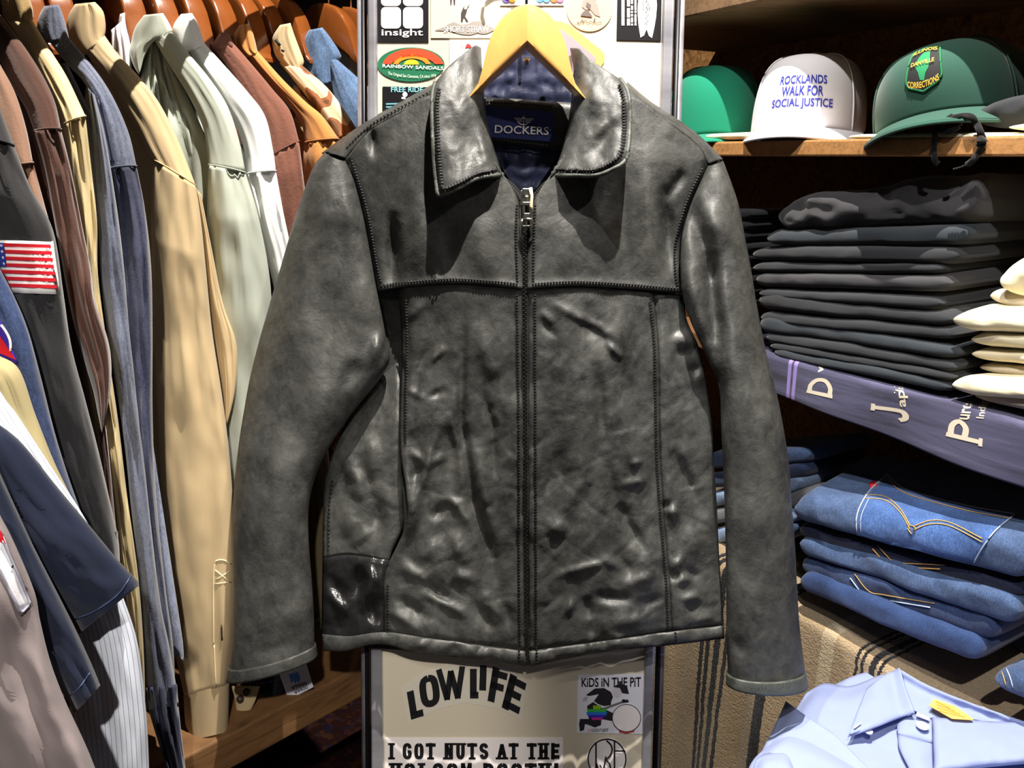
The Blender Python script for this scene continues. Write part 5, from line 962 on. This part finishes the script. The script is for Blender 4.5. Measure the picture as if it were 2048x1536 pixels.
# the front gains 3 mm from the cloth thickness, so the ink sits just above it
def tow(V, F, name='lettering'): return decal(tw, tt_, V, F, c_ink, name, .0008)
def serifglyph(ch, q, sub=5):
    V, F = word2d(ch, 0, 0, 1, 1, .17, serif=True, gap=0); bm = bmesh.new(); vs = [bm.verts.new((a, b, 0)) for a, b in V]
    for f in F:
        try: bm.faces.new([vs[i] for i in f])
        except ValueError: pass
    for k in range(1, sub):
        for no in ((1, 0, 0), (0, 1, 0)): bmesh.ops.bisect_plane(bm, geom=bm.verts[:]+bm.edges[:]+bm.faces[:], plane_co=(k/sub, k/sub, 0), plane_no=no)
    bm.verts.index_update(); V = np.array([[p.co.x, p.co.y] for p in bm.verts]); F = [[q_.index for q_ in f.verts] for f in bm.faces]; bm.free(); return quadmap(V, q), F
# letters run up the drape: letter right = up in the picture, letter top = left
tow(*serifglyph('D', [(1612, 790), (1618, 752), (1668, 756), (1664, 803)])); tow(*serifglyph('J', [(1740, 838), (1743, 796), (1820, 806), (1818, 850)])); tow(*serifglyph('P', [(1890, 878), (1900, 830), (1968, 846), (1964, 896)]))
V, F = text2d('apan', .02, 4); tow(quadmap(V, [(1800, 814), (1792, 745), (1810, 745), (1818, 814)]), F); V, F = text2d('ure', .02, 4); tow(quadmap(V, [(1918, 838), (1928, 806), (1946, 806), (1938, 840)]), F)
V, F = text2d('Indigo', .01, 4); tow(quadmap(V, [(1952, 836), (1962, 790), (1982, 790), (1972, 838)]), F); V, F = text2d('v', .03); tow(quadmap(V, [(1636, 745), (1638, 730), (1648, 733), (1646, 745)]), F); V, F = text2d('T', .03); tow(quadmap(V, [(1788, 786), (1788, 772), (1800, 776), (1800, 788)]), F)
# ------------------------------------------------------------------ jeans stack
JN = 'folded jeans on the blanket'
d_mid = denim('mid_blue_denim', (62, 82, 117), .55); d_dark = denim('dark_blue_denim', (34, 48, 80), .35); d_rin = denim('rinsed_denim', (46, 62, 98), .4); d_blu = denim('clean_blue_denim', (42, 62, 103), .25); d_blk = denim('deep_indigo_denim', (24, 30, 54), .3)
gold = plain('gold_thread', (206, 160, 84), .7); pale = plain('worn_edge', (170, 186, 208), .8)
def jean(label, l0, l1, r0, r1, b0, b1, mat, seed, wave=.004, tilt=0, e=.6, **kw):
    v, f = pxslab(l0, l1, r0, r1, b0, b1, seed=seed, wave=wave, tilt=tilt, e=e, **kw); c = v.mean(0); o = thing('folded_jeans', label, 'jeans', (c[0], c[1], v[:, 2].min()), JN)
    mk('denim', v, f, mat, o); return o, bvh(v, f)
j4, t4 = jean('clean blue folded jeans rolled at the bottom of the stack on the blanket', (1594, 1184), (1594, 1136), (1950, 1340), (1966, 1278), -.012, .20, d_blu, 201)
j3, t3 = jean('dark folded jeans with an angular pocket tip, second from the bottom', (1596, 1150), (1596, 1104), (1985, 1296), (1990, 1226), .000, .20, d_rin, 203)
j2, t2 = jean('rinsed blue folded jeans in the middle of the stack', (1592, 1112), (1592, 1064), (2028, 1262), (2034, 1190), -.004, .20, d_mid, 205)
jb_, tb_ = jean('very dark folded jeans squeezed under the top pair', (1592, 1078), (1592, 1040), (2040, 1206), (2046, 1168), .006, .20, d_blk, 207, .002)
j1, t1 = jean('mid blue jeans with a stitched back pocket on top of the stack', (1584, 1048), (1588, 985), (2046, 1178), (2052, 1085), -.008, .175, d_mid, 209, .004, .22, .8)
pc = [(1772, 946), (1890, 1000), (2032, 1028), (1986, 1075), (1935, 1148), (1820, 1110), (1712, 1078), (1722, 1010), (1742, 975)]
q4 = [(1774, 948), (2030, 1030), (1936, 1146), (1714, 1077)]
def curvq(n=16):
    T = resample([(1774, 948), (1800, 972), (1850, 990), (1940, 1012), (2030, 1028)], n); R_ = resample([(2030, 1028), (1990, 1062), (1962, 1100), (1936, 1148)], n); Bq = resample([(1714, 1078), (1770, 1100), (1850, 1128), (1936, 1148)], n); L_ = resample([(1774, 948), (1736, 985), (1714, 1030), (1714, 1078)], n)
    return coons(T, Bq, L_, R_, 8)[0]
Pq = curvq(); pk = decal(j1, t1, Pq.reshape(-1, 2), grid_faces(*Pq.shape[:2]), denim('pocket_denim', (62, 92, 146), .7), 'back_pocket', .0022, 'slightly paler patch pocket', .001)
tpk = t1
def jst(par, tr, pts, mat=gold, w=.0007, off=.0038): return draw(par, tr, pts, mat, w, 'stitching', off)
for o_ in (0, 7):
    jst(pk, t1, [(1728+o_*.3, 996-o_), (1770, 1000-o_), (1800, 1024-o_), (1820, 1058-o_)]); jst(pk, t1, [(1826, 1060-o_), (1860, 1048-o_), (1900, 1052-o_), (1964, 1084-o_)])
jst(pk, t1, [(1815, 1056), (1823, 1068), (1832, 1058), (1822, 1050), (1815, 1056)]); jst(pk, t1, [(1778, 960), (1802, 982), (1850, 999), (1940, 1022), (2018, 1036)]); jst(pk, t1, [(1738, 996), (1722, 1034), (1722, 1074)], pale, .0006)
jst(pk, t1, Pq[0].tolist(), pale, .0009, .0034); jst(pk, t1, Pq[:, 0].tolist(), pale, .0010, .0034); jst(pk, t1, Pq[:, -1].tolist(), pale, .0009, .0034); jst(pk, t1, Pq[-1].tolist(), pale, .0006, .0034)
rt_ = decal(j1, t1, *gridpoly([(1737, 966), (1750, 960), (1755, 970), (1741, 976)], 3, 3), plain('red_tab', (206, 40, 50), .6), 'red_tab', .0036, 'small red fabric tab', .001)
for tr, jn, pts in ((tb_, jb_, [(1745, 1098), (1775, 1130), (1790, 1134), (1880, 1138)]), (t3, j3, [(1700, 1156), (1728, 1190), (1760, 1198), (1860, 1215)])):
    jst(jn, tr, pts, pale if jn is j3 else gold, .0010, .002); jst(jn, tr, [(x+9, y-8) for x, y in pts], gold, .0006, .002)
# jeans behind: dark pair with a leather patch
v, f = slab(sx_(1790, 1000), sx_(2250, 1100), .185, .33, zJ+.006, zJ+.20, zJ+.006, zJ+.20, seed=215, wave=.003, e=.4)
o = thing('folded_jeans', 'very dark jeans with a brown waistband patch behind the top pair', 'jeans', shp(.15, .24, zJ+.006), JN); mk('denim', v, f, d_blk, o); tr = bvh(v, f)
decal(o, tr, *gridpoly([(1922, 938), (2042, 976), (2012, 1003), (1904, 952)], 10, 4), cloth('brown_leather_patch', (112, 62, 38), .2, 300, .4, 0, 40, .6), 'leather_patch', .002, 'brown leather patch', .001)
# bundle of folded jeans seen behind the leather sleeve and in the gap under the arm
bm_ = [d_mid, denim('pale_blue_denim', (128, 152, 186), .4), d_dark, denim('grey_denim', (110, 112, 118), .3)]
for k, (yl, yr, mi, lab) in enumerate(((905, 885, 0, 'mid blue jeans at the top of the pile seen under the leather arm'), (945, 915, 2, 'dark jeans second in the pile seen under the leather arm'), (985, 940, 1, 'pale blue jeans third in the pile seen under the leather arm'), (1020, 968, 3, 'grey jeans fourth in the pile seen under the leather arm'), (1062, 1000, 1, 'light blue jeans fifth in the pile seen under the leather arm'), (1100, 1030, 0, 'mid blue jeans at the bottom of the pile seen under the leather arm'))):
    v, f = pxslab((1405, yl+36), (1405, yl), (1612-(k*9) % 24, yr+46), (1612-(k*9) % 24, yr+6), .05, .22, seed=220+k, wave=.003)
    o = mk('folded_jeans', v, f, bm_[mi]); tag(o, lab, 'jeans', JN)
# cuff of jeans at the right edge
v, f = pxslab((1982, 1372), (1978, 1332), (2140, 1450), (2140, 1372), -.012, .06, seed=231, wave=.005, e=.8)
o = thing('folded_jeans', 'rolled blue jean cuff at the lower right edge of the photo', 'jeans', v.mean(0)-[0, 0, .02], JN); mk('denim', v, f, d_mid, o); tr = bvh(v, f); draw(o, tr, [(2000, 1336), (2006, 1350), (2012, 1372)], gold, .0006, 'stitching', .001); draw(o, tr, [(2012, 1336), (2020, 1354), (2026, 1376)], pale, .0008, 'hem', .001)
# ------------------------------------------------------------------ caps
def cap(label, base, yaw, roll, pitch, mats, W=.088, Dp=.098, H=.115, brimL=.068, flat=.25, curve=.02, seam_=62, name='cap', tall=.6, pinch=0, group='caps on the oak shelf'):
    R = Matrix.Rotation(yaw, 3, 'Z') @ Matrix.Rotation(roll, 3, 'Y') @ Matrix.Rotation(pitch, 3, 'X'); Rn = np.array(R)
    o = thing(name, label, 'cap', base, group); base = np.array(base)
    def crown(a, t):                       # a azimuth (0 = front), t 0..1 height parameter
        th = t*math.pi/2; c = math.cos(th)**tall; z = H*math.sin(th)**.9; fwd = math.cos(a); x = W*math.sin(a)*c; y = -Dp*fwd*c
        k = max(0, fwd)**1.5; y += k*(-.012*math.sin(math.pi*t)); z += k*.008*math.sin(math.pi*t)
        z -= curve*math.sin(a)**2*min(1, max(0, (fwd+.25)/.5))*(1-t)**3
        return np.array([x, y, z])
    def part(nm, a0, a1, m, na=40, off=0, t0=0):
        V = [base+Rn@(crown(a, t)*(1+off)) for t in np.linspace(t0, .995, 30) for a in np.linspace(a0, a1, na)]; return mk(nm, V, grid_faces(30, na, flip=False), m, o, solid=.0015, off=-1), V
    s = math.radians(seam_); fo, fv = part('front_panel', -s, s, mats[0]); part('back_panel', s, 2*math.pi-s, mats[1], 60)
    v, f = tube([base+Rn@(crown(0, .999)+[0, 0, .001]), base+Rn@(crown(0, .999)+[0, 0, .005])], .006, 14); mk('top_button', v, f, mats[0], o)
    for a in (-s, s): v, f = tube([base+Rn@(crown(a, t)*1.012) for t in np.linspace(0, .98, 24)], .0012, 6); mk('seam', v, f, mats[0], o)
    nb, nr = 44, 14; BV = []; ab = math.radians(78)
    for k in range(nr):
        q = k/(nr-1)
        for a in np.linspace(-ab, ab, nb):
            p = crown(a, 0); e = brimL*q*(math.cos(a/ab*math.pi/2)**.55); x = p[0]*(1+.04*q); y = p[1]-e; z = p[2]-.004-.16*e-curve*.5*q*(x/W)**2
            BV.append(base+Rn@np.array([x, y, z+.004]))
    mk('brim', BV, grid_faces(nr, nb), mats[2], o, solid=.003); v, f = tube([BV[(nr-1)*nb+k] for k in range(nb)], .0022, 8); mk('brim_edge', v, f, mats[2], o)
    F_ = lambda x, z, off=.004: base+Rn@((lambda a, t: crown(a, t)+np.array([math.sin(a)*off, -math.cos(a)*off, .3*off]))(x, z))
    return o, F_
zt = zH
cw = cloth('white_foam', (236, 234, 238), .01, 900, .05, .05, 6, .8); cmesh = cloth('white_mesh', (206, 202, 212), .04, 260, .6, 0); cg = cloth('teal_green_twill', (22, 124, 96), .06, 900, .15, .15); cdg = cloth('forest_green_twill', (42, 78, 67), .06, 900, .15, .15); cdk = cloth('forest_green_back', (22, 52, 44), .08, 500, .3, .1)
def base_px(px, b, dz=.0): p = pf(px, 279, b); return np.array([p[0], p[1], zt+dz])
o, Fc = cap('plain teal green cap nearest the chrome frame', base_px(1422, .11, .012), math.radians(-12), 0, 0, (cg, cg, cg), H=.118, W=.092)
o, Fw = cap('white foam trucker cap with blue lettering', base_px(1612, .125, .022), math.radians(-30), 0, math.radians(2), (cw, cmesh, cw), H=.108, W=.088, seam_=58, curve=.012, name='trucker_cap', tall=.5)
c_bl = plain('royal_blue_print', (48, 56, 176), .6)
for txt, z0, z1, a in (('ROCKLANDS', .335, .42, .42), ('WALK FOR', .23, .315, .36), ('SOCIAL JUSTICE', .125, .21, .53)):
    V, F = text2d(txt, .018, 8); P = [Fw(-a+2*a*u+.06, (z0+(z1-z0)*(1-w))*.98, .0008) for u, w in V]; mk('lettering', P, F, c_bl, o, smooth=False)
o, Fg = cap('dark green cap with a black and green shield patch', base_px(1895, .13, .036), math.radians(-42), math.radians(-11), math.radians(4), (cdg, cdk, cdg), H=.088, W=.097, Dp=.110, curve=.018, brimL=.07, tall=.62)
pt = [(-.5, .5), (0, .58), (.5, .5), (.52, -.35), (.42, -.46), (0, -.6), (-.42, -.46), (-.52, -.35)]
def gp(u, w, off): return Fg(-.04+u*.44, .40+w*.40, off)
def onpatch(V, F, m, nm, off, par): return mk(nm, [gp(a, b, off) for a, b in V], F, m, par, smooth=False)
def fanpoly(P, n=6):
    P = np.array(resample(P+[P[0]], 60, False)); c = P.mean(0); V = [c+(P-c)*k/n for k in range(1, n+1)]; V = np.concatenate([[c]]+V); N = len(P); F = [[0, 1+i, 1+(i+1) % N] for i in range(N-1)]
    for k in range(n-1): F += [[1+k*N+i, 1+(k+1)*N+i, 1+(k+1)*N+i+1, 1+k*N+i+1] for i in range(N-1)]
    return V, F
pa = onpatch(*fanpoly(pt), plain('black_twill', (20, 22, 24), .8), 'shield_patch', .0010, o)
v, f = tube([gp(a, b, .0012) for a, b in resample(pt+[pt[0]], 60, False)], .0014, 6); mk('patch_border', v, f, plain('green_border', (26, 110, 66), .8), pa)
onpatch(*fanpoly([(-.06, .38), (.18, .40), (.2, .1), (.16, -.12), (.08, -.22), (.04, -.38), (-.08, -.36), (-.14, -.18), (-.26, 0), (-.2, .2)]), plain('emerald_thread', (20, 128, 78), .8), 'state_map', .0017, pa)
gd = plain('yellow_thread', (226, 176, 50), .7)
for txt, x0, x1, z0, z1, arc in (('ILLINOIS', -.42, .42, .36, .50, .07), ('DANVILLE', -.38, .34, .0, .11, 0), ('CORRECTIONS', -.44, .44, -.44, -.31, -.09)):
    V, F = text2d(txt, .014, 8); onpatch([(x0+(x1-x0)*u, z0+(z1-z0)*(1-w)+arc*(1-((u-.5)*2)**2)-max(0, arc)*.3) for u, w in V], F, gd, 'lettering', .0034, pa)
# other hats and cloths on the shelf
v, f = pxslab((2010, 262), (2020, 246), (2200, 268), (2200, 236), .01, .10, seed=301, wave=.002, e=.8, endr=.04); tag(mk('hat_brim', v, f, bt[0]), 'white hat brim cut by the right edge on the oak shelf', 'hat')
v, f = pxslab((1405, 280), (1420, 262), (1520, 278), (1520, 262), .004, .12, seed=303, wave=.004, e=.8); tag(mk('cotton_cloth', v, f, bt[1]), 'cream cloth folded under the teal green cap', 'cloth')
v, f = pxslab((1690, 279), (1690, 268), (2120, 282), (2120, 262), .004, .20, seed=305, wave=.002, e=.8); tag(mk('bucket_hat', v, f, bt[0]), 'flat cream hat under the dark green cap', 'hat')
v, f = pxslab((1935, 258), (1935, 205), (2120, 256), (2120, 160), .04, .20, seed=307, wave=.006, e=.8, endr=.04); tag(mk('cap', v, f, dk[2]), 'black cap crushed behind the dark green cap', 'cap')
ck = cloth('black_cord', (15, 16, 18), .2, 500, .8, .1); cr = thing('draw_cord', 'black knotted cord dangling over the oak shelf edge below the dark green cap', 'cord', pf(1900, 280, -.01))
for pts, rr in (([(1905, 232), (1885, 246), (1880, 258), (1900, 262), (1918, 252), (1912, 238), (1890, 240), (1874, 252), (1870, 275), (1868, 300), (1870, 322), (1877, 328)], .0035), ([(1905, 236), (1930, 232), (1945, 236), (1955, 252), (1962, 268), (1966, 282), (1958, 304), (1946, 320), (1936, 328)], .0038), ([(1936, 328), (1920, 335), (1908, 338)], .0012)):
    P = resample(pts, 60); v, f = tube([pf(x, y, -.006-.003*math.sin(k*.5)) for k, (x, y) in enumerate(P)], rr, 10); mk('strand', v, f, ck, cr)
v, f = tube([pf(1960, 276, -.008), pf(1966, 283, -.012), pf(1958, 288, -.008)], [.004, .006, .004], 10); mk('knot', v, f, ck, cr)
# ------------------------------------------------------------------ pale blue shirt on the table
ZS = .775
def sp(px, py, h=0): return hz(px, py, ZS+h)
c_ox = cloth('pale_blue_oxford', (142, 155, 200), .025, 1300, .15, .1, 10)
bs = thing('folded_shirt', 'pale blue button down shirt lying folded at the lower right', 'shirt', sp(1780, 1540, -.03))
def sheet(name, T, B, L, R, hf, mat=c_ox, step=6, par=bs, solid=.0016, label=None):
    P, U, Vv, E = coons(T, B, L, R, step); x, y = P[..., 0], P[..., 1]; h = hf(x, y, U, Vv, E)+fbm(x/60, y/40, 71, 3)*.004
    return mk(name, [sp(a, b, c) for a, b, c in zip(x.ravel(), y.ravel(), np.asarray(h).ravel())], grid_faces(*x.shape, flip=True), mat, par, solid=solid, label=label)
edge_ = lambda E, w=26, k='TBLR': 1-np.prod([1-np.exp(-(E[q]/w)**2) for q in k], axis=0)
sheet('body', [(1612, 1386), (1650, 1366), (1700, 1372), (1760, 1350), (1800, 1336), (1900, 1394), (1990, 1430), (2120, 1470)], [(1520, 1640), (1760, 1640), (2120, 1640)], [(1612, 1386), (1580, 1440), (1540, 1530), (1520, 1640)], [(2120, 1470), (2120, 1640)], lambda x, y, U, V, E: .012-.02*edge_(E, 22, 'TL'))
sheet('body', [(1612, 1392), (1800, 1342), (2120, 1476)], [(1520, 1640), (2120, 1640)], [(1612, 1392), (1520, 1640)], [(2120, 1476), (2120, 1640)], lambda x, y, U, V, E: -.020+0*x)
sheet('sleeve', [(1572, 1402), (1610, 1430), (1670, 1470), (1740, 1540), (1800, 1600)], [(1480, 1600), (1600, 1640), (1800, 1640)], [(1572, 1402), (1545, 1460), (1515, 1520), (1480, 1600)], [(1800, 1600), (1800, 1640)], lambda x, y, U, V, E: .034-.014*edge_(E, 16, 'L')+.004*np.exp(-(E['T']/10)**2))
sheet('sleeve', [(1560, 1475), (1590, 1466), (1650, 1490), (1740, 1545)], [(1480, 1640), (1760, 1640)], [(1560, 1475), (1500, 1530), (1480, 1640)], [(1740, 1545), (1760, 1640)], lambda x, y, U, V, E: .046-.016*edge_(E, 18, 'TL'))
sheet('cuff', [(1514, 1516), (1535, 1506), (1572, 1504), (1590, 1536)], [(1480, 1600), (1600, 1620)], [(1514, 1516), (1480, 1600)], [(1590, 1536), (1600, 1620)], lambda x, y, U, V, E: .058-.014*edge_(E, 14, 'TL'))
sheet('collar_leaf', [(1733, 1377), (1765, 1352), (1799, 1335)], [(1697, 1474), (1740, 1460), (1790, 1440), (1830, 1426)], [(1733, 1377), (1712, 1430), (1697, 1474)], [(1799, 1335), (1812, 1380), (1830, 1426)], lambda x, y, U, V, E: .030+.006*np.sin(np.pi*U)+.012*np.clip((U-.8)/.2, 0, 1)-.004*edge_(E, 6, 'B'), label='left collar point')
sheet('collar_leaf', [(1864, 1434), (1940, 1440), (2050, 1446), (2130, 1452)], [(1867, 1545), (1960, 1536), (2046, 1528), (2130, 1520)], [(1864, 1434), (1866, 1490), (1867, 1545)], [(2130, 1452), (2130, 1520)], lambda x, y, U, V, E: .036+.004*np.sin(np.pi*V)-.006*edge_(E, 6, 'LB'), label='right collar leaf')
sheet('collar_band', [(1799, 1338), (1860, 1372), (1960, 1412), (2130, 1470)], [(1828, 1420), (1866, 1436), (1960, 1440), (2130, 1500)], [(1799, 1338), (1812, 1380), (1828, 1420)], [(2130, 1470), (2130, 1500)], lambda x, y, U, V, E: .028+.012*np.exp(-(E['T']/16)**2))
sheet('button_band', [(1800, 1440), (1830, 1428), (1866, 1440)], [(1796, 1466), (1830, 1478), (1868, 1486)], [(1800, 1440), (1794, 1452), (1796, 1466)], [(1866, 1440), (1868, 1486)], lambda x, y, U, V, E: .026-.004*edge_(E, 8, 'LB'))
sheet('placket', [(1796, 1468), (1868, 1488)], [(1830, 1560), (1868, 1540)], [(1796, 1468), (1800, 1500), (1830, 1560)], [(1868, 1488), (1868, 1540)], lambda x, y, U, V, E: .020+.006*np.sin(np.pi*U))
pw = plain('pearl_button', (240, 240, 246), .25)
for x, y, r, h in ((1845, 1453, .0075, .031), (1737, 1464, .0050, .026)):
    c = sp(x, y, h); v, f = tube([c, c+[0, 0, .0022]], r, 20); bo = mk('button', v, f, pw, bs)
    if r > .006:
        for dx, dy in ((-.0016, -.0016), (.0016, -.0016), (-.0016, .0016), (.0016, .0016)):
            v, f = tube([c+[dx, dy, .0021], c+[dx, dy, .0026]], .0006, 8); mk('button_hole', v, f, plain('hole_shadow', (120, 124, 150)), bo)
v, f = tube([sp(1708, 1456, .034), sp(1722, 1446, .036)], .0010, 6); mk('buttonhole', v, f, pw, bs)
v, f = tube([sp(x, y, .031) for x, y in ((1700, 1468), (1745, 1452), (1790, 1434), (1826, 1422))], .0010, 6); mk('seam', v, f, cloth('blue_thread', (120, 136, 200)), bs)
tgm = mk('size_label', [sp(x, y, .041) for x, y in resample([(1858, 1411), (1868, 1397), (1910, 1412), (1946, 1437), (1948, 1440), (1904, 1437), (1858, 1411)], 40, False)], [list(range(40))[::-1]], cloth('orange_label', (246, 190, 98), .05, 600, .2, 0), bs, smooth=False, solid=.0008, label='orange woven label')
v, f = m2(*[stroke2d([[(1872+k*1, 1402+k*6), (1900+k*10, 1415+k*6)]], 1) for k in range(4)]); mk('print', [sp(x, y, .0425) for x, y in v], f, plain('label_print', (204, 140, 60)), tgm, smooth=False)
mk('loop', [sp(x, y, .034) for x, y in [(1834, 1424), (1860, 1436), (1858, 1441), (1832, 1430)]], [[3, 2, 1, 0]], cloth('loop_tape', (206, 208, 200)), bs, smooth=False)
tb = thing('display_table', 'low wooden table carrying the pale blue shirt', 'table', (sp(1900, 1620)[0], sp(1900, 1620)[1], 0))
q_ = sp(1730, 1450, -.026); c = shp(sof(q_), -.28, q_[2]); ex = A_*.34; ey = B_*.235
mk('top', *box(c-[0, 0, .03], ex, ey, np.array([0, 0, .03])), w_dk, tb, smooth=False)
for a in (.06, .94):
    for b in (.1, .9):
        q = c+ex*a+ey*b; v, f = tube([[q[0], q[1], 0], [q[0], q[1], c[2]-.03]], .02, 12); mk('leg', v, f, w_dk, tb)
